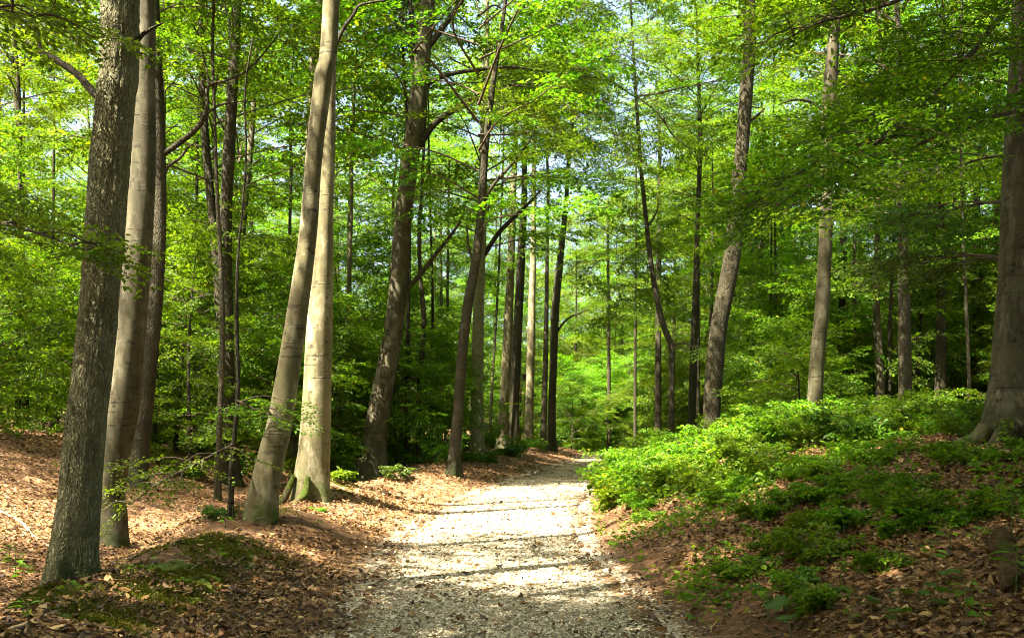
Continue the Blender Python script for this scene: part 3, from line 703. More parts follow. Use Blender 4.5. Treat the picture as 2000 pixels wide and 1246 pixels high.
for k, (u, v, w, Y_, sh) in enumerate(((1667, 790, 9, 38, 2), (1645, 790, 12, 42, -1), (1895, 790, 8, 30, -12), (1862, 790, 13, 42, 2), (1783, 790, 8, 46, 3), (1350, 845, 16, 36, 9), (1363, 800, 9, 40, 0), (1285, 765, 13, 46, 2),
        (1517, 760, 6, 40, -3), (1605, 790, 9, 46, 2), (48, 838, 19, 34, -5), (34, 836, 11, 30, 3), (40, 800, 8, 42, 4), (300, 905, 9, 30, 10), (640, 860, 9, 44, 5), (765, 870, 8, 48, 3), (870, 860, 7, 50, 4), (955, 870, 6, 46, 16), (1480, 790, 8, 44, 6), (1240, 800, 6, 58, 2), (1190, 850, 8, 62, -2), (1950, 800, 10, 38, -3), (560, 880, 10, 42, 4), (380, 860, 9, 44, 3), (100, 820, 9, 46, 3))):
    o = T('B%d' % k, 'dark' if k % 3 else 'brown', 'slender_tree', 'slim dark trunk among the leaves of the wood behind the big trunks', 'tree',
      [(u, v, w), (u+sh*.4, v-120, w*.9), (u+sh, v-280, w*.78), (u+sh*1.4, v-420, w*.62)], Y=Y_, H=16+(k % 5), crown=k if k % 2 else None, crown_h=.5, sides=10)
    o['group'] = 'slim trunks in the wood behind'

# parts that hang on the named trees: leafy boughs
def bough(owner, main, r0, reach, sprays, seed, leafmat='leaf', s=.9, step=.3, name='branch', simple=False, updown=.0, leafmul=1.0, droop=-.12):
    """a limb given in photo pixels and distance, with side twigs carrying flat sprays"""
    g = np.random.default_rng(seed); o, base, gz, Y_ = TREES[owner]
    fo = Foliage(g, simple)
    dY = Y_-{'T4c': 16.4, 'T8': 31, 'T1': 10.9, 'T20': 34.0}.get(owner, Y_)
    q = [np.array(P(u, v, Yy+dY)) for u, v, Yy in main]
    off = np.array([base.x, Y_, gz])
    lp = fo.limb([a-off for a in q], r0, n=len(q)*5)
    seg = np.concatenate([[0], np.cumsum(np.linalg.norm(np.diff(lp, axis=0), axis=1))]); L = seg[-1]
    x = L*.12; sd = 1
    while x < L:
        p = np.array([np.interp(x, seg, lp[:, c]) for c in range(3)]); p2 = np.array([np.interp(min(x+.1, L), seg, lp[:, c]) for c in range(3)])
        p1 = np.array([np.interp(max(x-.1, 0), seg, lp[:, c]) for c in range(3)]); dd = p2-p1
        a0 = math.atan2(dd[1], dd[0])+sd*g.uniform(.5, 1.15); sd = -sd
        ln = reach*g.uniform(.5, 1.15)*(1-.45*x/L); dr = np.array([math.cos(a0), math.sin(a0), g.normal(.0, .12)+updown])
        pts = [p, p+dr*ln*.5+[0, 0, .04], p+dr*ln+[0, 0, droop*ln]]
        sp = fo.limb(pts, .011, n=6, r1=.004, sides=4)
        for w in range(sprays):
            t_ = .25+.75*(w+g.random())/sprays; ii = min(int(t_*5), 4); pp = sp[ii]+(sp[ii+1]-sp[ii])*(t_*5-ii)
            a1 = a0+(1 if w % 2 else -1)*g.uniform(.1, .9)
            fo.spray(pp, (math.cos(a1), math.sin(a1), g.normal(-.12, .15)), s*g.uniform(.7, 1.1), leafmul=leafmul)
        x += step*g.uniform(.7, 1.3)
    fo.spray(lp[-1], lp[-1]-lp[-2], s, leafmul=leafmul)
    me = fo.mesh('leafy_bough', leafmat)
    return link('leafy_bough', me, o)
_c = link('crown', CAN[5], TREES['T23'][0], (-2.7, -4.2, 7.6), 1.0); _c.scale = (1.05, 1.05, .95)  # extra crown above the view, added off the trunk to shade beech and bank
bough('T23', [(2000, -60, 13.6), (1955, 30, 13.0), (1885, 118, 12.2), (1815, 195, 11.5), (1745, 255, 11), (1680, 300, 10.6), (1600, 350, 10.3), (1520, 400, 10)], .045, 1.3, 4, 1, 'leaf', step=.2)
bough('T23', [(2000, 212, 13.6), (1945, 228, 12.8), (1885, 252, 12), (1810, 275, 11.4), (1730, 315, 11), (1660, 350, 10.7), (1560, 420, 10.4)], .035, 1.2, 4, 2, 'leaf', step=.2)
bough('T23', [(2005, 90, 13.6), (1930, 110, 13.4), (1850, 150, 13.2), (1760, 175, 13), (1680, 215, 12.8)], .03, 1.2, 4, 3, 'leaf', step=.2)
bough('T23', [(2000, -200, 13.6), (1900, -90, 12.4), (1800, -20, 11.6), (1700, 20, 11), (1600, 45, 10.6), (1530, 80, 10.4)], .045, 1.3, 4, 4, 'leaf', step=.2)
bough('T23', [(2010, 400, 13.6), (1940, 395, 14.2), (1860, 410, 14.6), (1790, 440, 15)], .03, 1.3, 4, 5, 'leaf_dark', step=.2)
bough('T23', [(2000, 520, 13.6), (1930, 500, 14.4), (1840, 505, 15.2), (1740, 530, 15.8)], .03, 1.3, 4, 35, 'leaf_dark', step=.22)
bough('T23', [(2000, 300, 13.6), (1920, 310, 14.5), (1820, 345, 15.4), (1720, 390, 16)], .03, 1.4, 4, 36, 'leaf', step=.22)
bough('T8', [(892, 212, 30.8), (970, 178, 30.2), (1080, 155, 29.4), (1150, 152, 29)], .05, 1.7, 4, 6, 'leaf', s=1.1, step=.2, simple=True, droop=-.3)
bough('T8', [(880, 145, 31.4), (960, 134, 32), (1060, 140, 32.6), (1110, 150, 33)], .05, 1.7, 4, 7, 'leaf', s=1.1, step=.2, simple=True, droop=-.3)
bough('T8', [(942, 186, 30.4), (985, 215, 29.2), (1030, 262, 28.2), (1060, 320, 27.6)], .03, 1.7, 4, 31, 'leaf', s=1.1, step=.22, simple=True, droop=-.3)
bough('T8', [(1040, 160, 29.6), (1100, 200, 28.6), (1150, 260, 27.8), (1185, 330, 27)], .03, 1.8, 4, 32, 'leaf', s=1.1, step=.22, simple=True, droop=-.3)
bough('T8', [(1080, 155, 29.4), (1160, 120, 28.2), (1220, 90, 27), (1270, 80, 26)], .03, 1.9, 4, 33, 'leaf', s=1.1, step=.22, simple=True, droop=-.3)
bough('T8', [(905, 0, 31), (970, -20, 30), (1050, -10, 29), (1130, 20, 28)], .03, 2.0, 4, 34, 'leaf', s=1.1, step=.22, simple=True, droop=-.3)
bough('T8', [(806, 552, 31), (856, 490, 31), (905, 430, 31)], .04, 1.3, 3, 8, 'leaf', s=1.0, step=.4, simple=True)
bough('T8', [(790, 400, 31), (830, 380, 29.5), (880, 372, 28.6)], .02, 1.2, 3, 9, 'leaf', s=1.0, step=.3, simple=True)
bough('T4c', [(455, 868, 16.4), (420, 886, 16.0), (370, 912, 15.6), (310, 942, 15.2), (255, 985, 14.9)], .02, .8, 2, 10, 'leaf_under', s=.62, step=.17)
bough('T4c', [(460, 780, 16.4), (500, 800, 16.2), (545, 815, 16)], .014, .7, 2, 11, 'leaf_under', s=.6, step=.2)
bough('T1', [(205, 505, 10.5), (192, 500, 10.2), (180, 494, 9.9)], .008, .18, 1, 12, 'leaf_under', s=.3, step=.14, leafmul=1.9)
bough('T20', [(1245, 188, 34), (1280, 184, 33.6), (1330, 172, 33.2), (1400, 158, 33)], .03, 1.5, 3, 13, 'leaf', s=1.0, step=.35, simple=True)
bough('T20', [(1245, 190, 34), (1285, 222, 33.6), (1345, 290, 33)], .03, 1.4, 3, 14, 'leaf', s=1.0, step=.35, simple=True)
bough('T20', [(1255, 360, 34), (1210, 350, 33), (1150, 355, 32)], .02, 1.4, 3, 15, 'leaf', s=1.0, step=.35, simple=True)
bough('T20', [(1312, 676, 34), (1360, 690, 33.5), (1430, 700, 33)], .02, 1.2, 3, 16, 'leaf', s=1.0, step=.35, simple=True)

# a tree just outside the frame whose low twigs reach in at the picture's edge
lo = thing('beech_tree', 'young beech whose low leafy twigs reach in over the litter slope beside the rough oak', 'tree', (-6.6, 8.6, tz(-6.6, 8.6)))
zz = np.linspace(-.3, 9, 24)
V, Q = tube(np.stack([.1*np.sin(zz*.5), .08*np.sin(zz*.7), zz], -1), np.interp(zz, [-.3, 9], [.1, .015]), 12)
link('trunk', np_mesh('trunk', V, Q, M['beech'], smooth=True), lo)
TREES['TL'] = (lo, Vector((-6.6, 8.6, 0)), tz(-6.6, 8.6), 8.6)
bough('TL', [(-460, 60, 8.6), (-200, 20, 8.0), (-60, 10, 7.5), (55, 30, 7.1)], .022, .9, 3, 21, 'leaf_under', s=.65, step=.22)
bough('TL', [(-460, -120, 8.6), (-200, -90, 8.2), (-60, -50, 7.9), (40, -10, 7.6)], .022, .9, 3, 24, 'leaf_under', s=.65, step=.25)
bough('TL', [(-460, 500, 8.6), (-200, 430, 8.4), (-40, 430, 8.1), (70, 455, 7.9), (140, 480, 7.8)], .022, .75, 3, 22, 'leaf_under', s=.62, step=.17)
bough('TL', [(-460, 420, 8.6), (-250, 350, 8.6), (-80, 370, 8.8), (30, 400, 8.9)], .02, .8, 3, 23, 'leaf', s=.62, step=.2)

# moss on feet, roots
def root(owner, pts, m='moss'):
    o, base, gz, Y_ = TREES[owner]
    q = []
    for dx, dy, dz, r in pts:
        q.append([dx, dy, tz(base.x+dx, Y_+dy)-gz+dz, r])
    pp = catmull(q, 16); V, Q = tube(pp[:, :3], np.maximum(pp[:, 3], .01), 10)
    V[:, 2] += .02*(vnoise(V[:, 0]*30, V[:, 1]*30+V[:, 2]*20, 4)-.5)
    link('mossy_root' if m == 'moss' else 'root', np_mesh('root', V, Q, M[m], smooth=True), o)
root('T7b', [(-.22, -.25, .42, 0.048), (-.38, -.42, .1, 0.068), (-.62, -.62, .0, 0.048), (-.9, -.9, -.06, 0.020)])
root('T7b', [(.02, -.36, .38, 0.068), (.02, -.5, .12, 0.075), (-.08, -.72, .02, 0.054), (-.15, -1.0, -.06, 0.020)])
root('T23', [(-.3, -.42, .30, .12), (-.42, -.5, .12, .14), (-.6, -.6, .0, .09), (-.8, -.7, -.1, .03)])
root('T23', [(.0, -.55, .28, .14), (.0, -.62, .1, .15), (.05, -.75, .0, .08), (.1, -.9, -.1, .03)])
root('T23', [(-.5, -.2, .25, .12), (-.62, -.2, .08, .12), (-.95, -.25, .0, .06), (-1.3, -.3, -.1, .02)], 'beech')

# nest box hung on the dark trunk by the bend
o, base, gz, Y_ = TREES['T16']
bc = P(1024, 738, Y_-.05)
nb = thing('nest_box', 'small black nest box hung on the side of a dark trunk by the far bend', 'nest box', bc)
def box(mb, c, s):
    c = np.array(c); s = np.array(s)/2
    V = np.array([[x, y, z] for x in (-1, 1) for y in (-1, 1) for z in (-1, 1)])*s+c
    mb.add(V, np.array([[0, 1, 3, 2], [4, 6, 7, 5], [0, 4, 5, 1], [2, 3, 7, 6], [0, 2, 6, 4], [1, 5, 7, 3]]))
mb = MB(); box(mb, (0, 0, 0), (.19, .18, .30)); link('box_body', mb.mesh('box_body', [M['box']]), nb)
mb = MB(); box(mb, (0, -.02, .166), (.24, .26, .028)); link('lid', mb.mesh('lid', [M['box']]), nb)
V, Q = tube([(0, -.075, .05), (0, -.094, .05)], [.022, .022], 12); link('entrance_ring', np_mesh('ring', V, Q, M['stick'], smooth=True), nb)

# ------------------------------------------------------------------ saplings, trees deeper in, shrubs
def clear(x, y, r):
    d = x-path_x(y)
    return abs(d) < r
protos = []
for k, (H, crown, tr) in enumerate(SAPM):
    r = thing('beech_sapling', 'young beech sapling with flat layered leafy sprays filling the wood behind the big trunks', 'sapling', (0, 0, -60), 'young beeches under the tall trees')
    kids[r.name] = [link('trunk', tr, r), link('crown', crown, r)]
    protos.append((H, r, [False]))
def put(k, x, y, rz, s, tilt=(0, 0), dz=0):
    H, r, used = protos[k]; loc = (x, y, tz(x, y)+dz)
    if not used[0]:
        used[0] = True; r.location = loc; r.rotation_euler = (tilt[0], tilt[1], rz); r.scale = (s, s, s); return r
    return copy_tree(r, loc, rz, s, tilt)
g = np.random.default_rng(77)
sight = [(TREES[k][1].x, TREES[k][3], 1.6) for k in ('T3', 'T4', 'T8', 'T13', 'T14', 'T15', 'T20', 'T21', 'T22', 'T24', 'T25', 'T26')]+[(TREES['B%d' % k][1].x, TREES['B%d' % k][3], 1.0) for k in (0, 1, 2, 3, 5, 6, 10, 11, 13, 18, 21)]
def scatter(n, ybox, ubox, kinds, mind, rclear, yexp=1.0, seen=[]):
    made = 0; tries = 0
    while made < n and tries < n*40:
        tries += 1
        y = ybox[0]+(ybox[1]-ybox[0])*g.random()**yexp; u = g.uniform(*ubox); x = (u-CX)/F*y
        if clear(x, y, rclear): continue
        if any((x-a)**2+(y-b)**2 < mind*mind for a, b in seen): continue
        if any(y < Yt and abs(x/y-xt/Yt)*y < mg for xt, Yt, mg in sight): continue
        seen.append((x, y)); k = kinds[int(g.integers(len(kinds)))]
        if 43 < y < 74 and -13 < x-path_x(y) < 0: k = 2+int(g.integers(2))
        put(k, x, y, g.uniform(0, 6.28), g.uniform(.8, 1.25), (g.normal(0, .05), g.normal(0, .05))); made += 1
scatter(26, (27, 42), (-150, 900), [0, 1, 2, 3, 3, 2], 2.2, 4.2)
scatter(36, (42, 64), (-250, 1000), [0, 1, 4, 2, 4], 2.6, 4.5)
scatter(64, (66, 98), (-300, 2300), [0, 4, 4, 6, 6], 2.6, 2.5)
scatter(30, (78, 108), (350, 1500), [6, 4, 0, 1], 2.2, 0)
scatter(34, (24, 36), (1430, 2200), [0, 1, 2, 3, 5, 2], 2.4, 5.0)
scatter(58, (36, 64), (1290, 2250), [0, 1, 2, 4, 4], 2.5, 6.0)
for x, y, k, s in ((10.2, 60, 2, 1.1), (11.5, 66, 1, 1.1), (4.0, 68, 2, 1.2), (5.5, 80, 1, 1.3), (8.6, 86, 0, 1.3), (3, 78, 2, 1.2), (12.4, 78, 1, 1.2), (14, 82, 4, 1.3), (10, 90, 4, 1.4)):
    put(k, x, y, g.uniform(0, 6.28), s)
for x, y, k, s in ((-13.2, 24, 2, 1), (-15, 27, 0, 1), (-17.5, 29, 1, 1.1), (-11.5, 29, 3, 1), (-9.6, 33, 1, .9), (-14.2, 20.5, 5, 1)):
    put(k, x, y, g.uniform(0, 6.28), s)

for x, y, k, s in ((12.2, 48, 6, 1.0), (10.6, 40, 4, 1.0), (4.6, 74, 6, 1.3), (9.5, 84, 6, 1.4), (14, 72, 6, 1.3), (12.5, 56, 6, 1.1)):
    put(k, x, y, g.uniform(0, 6.28), s)
for x, y, k, s in ((6.0, 61, 3, 1), (4.3, 63, 2, 1), (8.6, 64, 3, 1.2), (6.6, 67, 2, 1.2), (9.9, 60, 2, 1), (3.6, 59, 3, 1.1), (8.2, 70, 1, 1.1), (11.6, 64, 2, 1.1), (5.2, 72, 1, 1.1)):
    put(k, x, y, g.uniform(0, 6.28), s)
# the wood goes on at both sides of the camera and behind it
for n_, xb, yb in ((16, (-34, -17), (-12, 22)), (18, (13, 32), (-12, 26)), (18, (-16, 16), (-26, -8))):
    for q in range(n_):
        put([0, 1, 4, 6][int(g.integers(4))], g.uniform(*xb), g.uniform(*yb), g.uniform(0, 6.28), g.uniform(.9, 1.25))
for x, y, k, s in ((8.4, 42, 6, 1.0), (10.4, 53, 6, 1.1), (9.6, 59, 6, 1.2), (12.2, 53, 6, 1.1), (13.4, 61, 6, 1.3), (-3.5, 72, 4, 1.2), (6.2, 70, 2, 1.1), (8.0, 73, 2, 1.2), (9.6, 78, 1, 1.2), (6.8, 80, 1, 1.1), (-8, 66, 6, 1.3), (-14, 60, 6, 1.2), (4.6, 90, 4, 1.3), (9, 96, 6, 1.7), (-3, 90, 6, 1.6), (15.5, 70, 6, 1.5), (13, 88, 6, 1.7), (18.5, 60, 6, 1.3)):
    put(k, x, y, g.uniform(0, 6.28), s)
FT = []
for k in range(6):
    H = 21; zz = np.linspace(-.3, H, 22); a1, a2 = rng.normal(0, .3, 2)
    V, Q = tube(np.stack([a1*np.sin(zz/H*4), a2*np.sin(zz/H*3), zz], -1), np.interp(zz, [-.3, 1, 12, H], [.2, .155, .11, .02]), 10)
    r = thing('forest_tree', 'tall forest tree with a straight trunk standing further back in the wood', 'tree', (0, 0, -60), 'tall trees further back in the wood')
    c = link('crown', CAN[k], r, (0, 0, 9.5), k*1.3); c.scale = (1, 1, .95)
    kids[r.name] = [link('trunk', np_mesh('trunk', V, Q, M['brown' if k % 2 else 'dark'], smooth=True), r), c]
    FT.append([r, False])
def put_tree(k, x, y, rz, s):
    r, used = FT[k]; loc = (x, y, tz(x, y))
    if not used:
        FT[k][1] = True; r.location = loc; r.rotation_euler = (0, 0, rz); r.scale = (s, s, s); return r
    return copy_tree(r, loc, rz, s)
seen2 = []
def forest(n, xb, yb, mind, rclear, s0=(.85, 1.2)):
    made = tries = 0
    while made < n and tries < n*30:
        tries += 1; x = g.uniform(*xb); y = g.uniform(*yb)
        if clear(x, y, rclear) or any((x-a)**2+(y-b)**2 < mind*mind for a, b in seen2) or (y > 34 and -12 < x-path_x(y) < 3): continue
        seen2.append((x, y)); put_tree(int(g.integers(4)), x, y, g.uniform(0, 6.28), g.uniform(*s0)); made += 1
forest(26, (-36, 2), (38, 72), 4.2, 4)
forest(22, (9, 42), (36, 72), 4.2, 4)
forest(34, (-48, 58), (72, 105), 4.5, 2)
# unseen trees around the camera, added so their crowns shade the foreground
for x, y, s, k in ((-15, -2, 1.0, 4), (-9.5, -4, .95, 4), (-13, 4, .85, 0), (-18, 6, 1.0, 0), (-4.5, -9, 1.0, 5), (5.5, -3, 1.0, 4), (8, 4, 1.0, 4), (-20, -8, 1.1, 5), (-23, 13, 1.1, 3), (1, -13, 1.0, 4), (-18, 17, 1.0, 2), (-12, -11, 1.0, 5), (11.5, 9, .9, 4),
        (-5.2, 1.6, .95, 4), (-6.6, 4.5, 1.0, 2), (3.2, 1.2, .95, 5), (-3.4, 1.2, 1.0, 5), (3.8, 5.0, .95, 4), (-3.2, -2.5, 1.0, 5), (12, -2, 1.0, 5), (7, -12, 1.1, 4), (16, 5, 1.1, 5), (-8, -18, 1.1, 4), (-28, 2, 1.1, 4), (17, 16, 1.1, 5), (14, -10, 1.1, 5), (-18, -20, 1.2, 4), (3, -22, 1.2, 5)):
    put_tree(k, x, y, g.uniform(0, 6.28), s)

# far wood as one mass
n = 260000; gg = np.random.default_rng(5)
cx_ = gg.uniform(-95, 110, 1500); cy_ = gg.uniform(104, 135, 1500); cz_ = gg.uniform(-6, 20, 1500)
ci = gg.integers(0, 1500, n); p = np.stack([cx_[ci], cy_[ci], cz_[ci]], -1)+gg.normal(0, 1, (n, 3))*[1.6, 1.6, .6]
a, b, c = frames(n, .5, gg); ll = gg.uniform(.3, .5, n)
V = leaf6(p, a, b, c, ll, ll*.65)[:, [0, 1, 3, 5]]
tag(link('distant_woodland', np_mesh('distant_woodland', V.reshape(-1, 3), np.arange(n*4).reshape(-1, 4), M['leaf'])), 'mass of far green foliage closing the view', 'woodland', kind='stuff')

# undergrowth: leafy shrubs on the bank
HERB = [make_spray(rng, L=.5, leaf=.105, nodes=5, spacing=.085, jit=.4) for _ in range(6)]
def shrub_mesh(seed, H, Rm, nst, lm, ls=1.0):
    g_ = np.random.default_rng(seed); fo = Foliage(g_, False)
    for k in range(nst):
        az = k*2.4+g_.normal(0, .4); ln = Rm*g_.uniform(.35, 1.1); hh = H*g_.uniform(.45, 1.1)
        dr = np.array([math.cos(az), math.sin(az), 0])
        lp = fo.limb([np.array([0, 0, -.05])+dr*.06, dr*ln*.5+[0, 0, hh*.6], dr*ln+[0, 0, hh]], .007, n=8, r1=.003, sides=4)
        for w in range(5):
            p = lp[2+w] if w < 5 else lp[-1]; a1 = az+(1 if w % 2 else -1)*g_.uniform(.2, 1.3)
            fo.spray(p, (math.cos(a1), math.sin(a1), g_.normal(.05, .2)), g_.uniform(.55, 1.0), lib=HERB, twig=False, leafmul=ls)
        fo.spray(lp[-1], dr+[0, 0, .1], .8, lib=HERB, twig=False, leafmul=ls)
    return fo.mesh('shrub_foliage', lm)
SH = []
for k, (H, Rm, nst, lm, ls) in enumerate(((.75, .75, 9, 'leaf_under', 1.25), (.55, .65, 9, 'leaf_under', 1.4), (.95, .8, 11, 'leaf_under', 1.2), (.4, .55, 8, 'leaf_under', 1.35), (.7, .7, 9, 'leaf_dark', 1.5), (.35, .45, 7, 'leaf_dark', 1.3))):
    me = shrub_mesh(200+k, H, Rm, nst, lm, ls); SH.append([me, lm])
def put_shrub(k, x, y, s, label, group):
    o = link('bramble_shrub' if 'bramble' in label else 'woodland_shrub', SH[k][0], None, (x, y, tz(x, y)-.02), g.uniform(0, 6.28), s)
    return tag(o, label, 'shrub', group)
made = 0
while made < 205:                                    # bright leafy drift along the track edge and up the bank
    y = 9.5+31*g.random()**1.35; d_ = 1.75+.045*max(y-18, 0)+6.5*g.random()**1.2
    if y < 17 and d_ < 2.2+(17-y)*.33: continue
    if y < 14 and g.random() < .45: continue
    x = float(path_x(y))+d_
    if y < 18 and x/y > .27 and g.random() < .95: continue
    put_shrub(int(g.integers(4)), x, y, g.uniform(.55, .92)*min(1, .38+.6*max(y-10, 0)/8), 'bright green leafy bramble clump in the drift covering the sunny bank', 'bramble clumps on the sunny bank'); made += 1
made = 0
while made < 70:                                     # smaller clumps running down the slope
    y = 7.5+9.5*g.random(); d_ = 2.3+4.6*g.random(); x = float(path_x(y))+d_
    if float(vnoise(np.array(x*.8), np.array(y*.8), 67)) < .45 or (x/y > .36 and g.random() < .6): continue
    put_shrub(3 if g.random() < .7 else 1, x, y, g.uniform(.28, .52), 'small bramble clump rooted in the brown litter of the shaded slope', 'small bramble clumps on the litter slope'); made += 1
made = 0
while made < 60:
    y = g.uniform(16.5, 36); x = float(path_x(y))+g.uniform(5.0, 13)
    if abs(x-7.2) < 1.6 and y < 15.5: continue
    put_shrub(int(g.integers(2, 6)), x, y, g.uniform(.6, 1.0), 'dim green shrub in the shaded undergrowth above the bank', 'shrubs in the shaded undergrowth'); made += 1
made = 0
while made < 42:
    y = g.uniform(25, 56); x = float(path_x(y))-g.uniform(3.6, 14)*(1 if y < 34 else .8)
    put_shrub(int(g.integers(1, 6)), x, y, g.uniform(.6, 1.2), 'low leafy shrub between the trunks across the track from the bank', 'low shrubs between the trunks'); made += 1
for x, y, k, s in ((5.3, 74, 1, 2), (6.2, 77, 2, 2), (4.2, 71, 0, 1.8), (7.2, 80, 2, 2.4), (3.2, 66, 0, 1.5), (8.4, 62, 2, 1.4), (9.0, 65, 1, 1.6), (7.9, 59, 0, 1.2), (10.6, 68, 2, 2), (5.8, 82, 2, 2.4), (3.8, 62, 1, 1.2)):
    put_shrub(k, x, y, s, 'sunlit leafy shrub closing the view where the track bends away', 'shrubs at the far bend')
for u, v, k, s in ((700, 938, 3, .6), (735, 925, 0, .4), (655, 935, 3, .5), (620, 1000, 3, .25), (430, 1010, 5, .4), (775, 935, 4, .5), (520, 880, 5, 1.0)):
    x, y = hit(u, v); put_shrub(k, x, y, s, 'small leafy shrub at the foot of the big trunks beside the track', 'small shrubs at the trunk feet')

# low ground cover on the bank
n = 110000; gg = np.random.default_rng(9)
y = 5.5+34*gg.random(n)**1.5; d_ = 1.6+9*gg.random(n); x = path_x(y)+d_
dn = vnoise(x*1.1, y*1.1, 61)*.6+vnoise(x*3.1, y*3.1, 62)*.4
w_ = np.clip((y-8)/12, 0, 1)*.55+np.clip((d_-2.2)/2, 0, .3)
keep = gg.random(n) < np.clip((dn-.64+.40*w_-.2*((x/y > .27) & (y < 17)))*5, 0, 1); x = x[keep]; y = y[keep]; n = len(x)
a, b, c = frames(n, .62, gg); ll = .03+.085*gg.random(n)**2.2
p = np.stack([x, y, terrain(x, y)+.02+.26*gg.random(n)**1.6*(.3+vnoise(x*2.3, y*2.3, 66))], -1); V = leaf6(p, a, b, c, ll, ll*gg.uniform(.5, .8, n))
o = (np.arange(n)*6)[:, None]
Q = np.concatenate([o+np.array([[0, 1, 2, 3]]), o+np.array([[0, 3, 4, 5]])], 0)
tag(link('ground_cover', np_mesh('ground_cover', V.reshape(-1, 3), Q, M['leaf_under'])), 'low green herbs spreading over the litter of the bank', 'ground cover', kind='stuff')

# single seedlings in the litter
def big_leaf(L, W_, lobed=False):
    """one leaf along +x lying flat, as a fan of quads along the midrib"""
    n = 9; V = []; Q = []
    for k in range(n):
        t_ = k/(n-1)
        w = W_*.5*(math.sin(math.pi*t_**.8))**.8
        if lobed: w *= 1+.45*abs(math.sin(t_*9.0)) if 0 < k < n-1 else 1
        z = -.25*L*t_*t_+.05*L*math.sin(t_*3)
        V += [(t_*L, 0, z), (t_*L-(.18*w if lobed else -.05*L*t_), w, z+.2*w), (t_*L-(.18*w if lobed else -.05*L*t_), -w, z+.2*w)]
    for k in range(n-1):
        a_ = k*3; b_ = a_+3
        Q += [(a_, b_, b_+1, a_+1), (a_, a_+2, b_+2, b_)]
    return np.array(V), np.array(Q)
def maple_leaf(L):
    prof = [(0, 0), (-.12, .30), (.10, .52), (.16, .36), (.42, .62), (.48, .40), (.72, .52), (.70, .26), (1.0, 0)]
    V = []; 
    for q in prof: V.append((q[0]*L, q[1]*L, .10*L*q[1]-.2*L*q[0]**2))
    for q in prof: V.append((max(q[0], 0)*L, 0, -.2*L*max(q[0], 0)**2))
    for q in prof: V.append((q[0]*L, -q[1]*L, .10*L*q[1]-.2*L*q[0]**2))
    k = len(prof); Q = []
    for i_ in range(k-1):
        Q += [(k+i_, k+i_+1, i_+1, i_), (k+i_, 2*k+i_, 2*k+i_+1, k+i_+1)]
    return np.array(V), np.array(Q)
def seedling(name, label, group, H, leaves, L, W_, lm, lobed, seed):
    g_ = np.random.default_rng(seed); r = thing(name, label, 'seedling', (0, 0, -60), group)
    bend = g_.normal(0, .15, 2)*H
    pts = np.array([[0, 0, -.05], [bend[0]*.4, bend[1]*.4, H*.5], [bend[0], bend[1], H]]); pp = catmull(pts, 8)
    V, Q = tube(pp, np.linspace(.006, .0025, 8), 5)
    ks = [link('stem', np_mesh('stem', V, Q, M['stem'], smooth=True), r)]
    for k in range(leaves):
        t_ = .55+.45*k/max(leaves-1, 1); p = np.array([np.interp(t_, np.linspace(0, 1, 8), pp[:, c_]) for c_ in range(3)])
        az = k*2.4+g_.normal(0, .3); sc_ = g_.uniform(.7, 1.15)*(1.1-.25*(t_-.55))
        V, Q = maple_leaf(L*sc_) if lobed else big_leaf(L*sc_, W_*sc_)
        tl = g_.uniform(-.1, .35); V = V+[L*.28, 0, 0]
        # petiole joins the blade to the stem
        pv, pq = tube([(0, 0, 0), (L*.15, 0, .01), (L*.3, 0, 0)], [.0025, .002, .0015], 4); Q = np.concatenate([Q, pq+len(V)]); V = np.concatenate([V, pv])
        A = np.array(Matrix.Rotation(az, 3, 'Z') @ Matrix.Rotation(-tl, 3, 'Y') @ Matrix.Rotation(g_.normal(0, .25), 3, 'X'))
        ks.append(link('leaf', np_mesh('leaf', V @ A.T+p, Q, M[lm], smooth=True), r))
    kids[r.name] = ks
    return r
SD = [seedling('beech_seedling', 'small seedling with broad bright green leaves standing in the dead leaves', 'seedlings in the dead leaves', .16, 5, .085, .055, 'leaf_under', False, 301),
      seedling('beech_seedling', 'small seedling with broad bright green leaves standing in the dead leaves', 'seedlings in the dead leaves', .26, 7, .095, .06, 'leaf_under', False, 302),
      seedling('beech_seedling', 'small seedling with broad bright green leaves standing in the dead leaves', 'seedlings in the dead leaves', .10, 4, .07, .05, 'leaf_under', False, 303)]
SM = [seedling('maple_seedling', 'low maple seedling with dark blue-green lobed leaves on the shaded bank', 'maple seedlings on the shaded bank', .2, 5, .15, .1, 'leaf_dark', True, 311),
      seedling('maple_seedling', 'low maple seedling with dark blue-green lobed leaves on the shaded bank', 'maple seedlings on the shaded bank', .13, 4, .12, .1, 'leaf_dark', True, 312)]
first = {}
def put_seed(r, u, v, s):
    x, y = hit(u, v); loc = (x, y, tz(x, y)); rz = g.uniform(0, 6.28)
    if r.name not in first:
        first[r.name] = 1; r.location = loc; r.rotation_euler = (0, 0, rz); r.scale = (s, s, s)
    else: copy_tree(r, loc, rz, s)
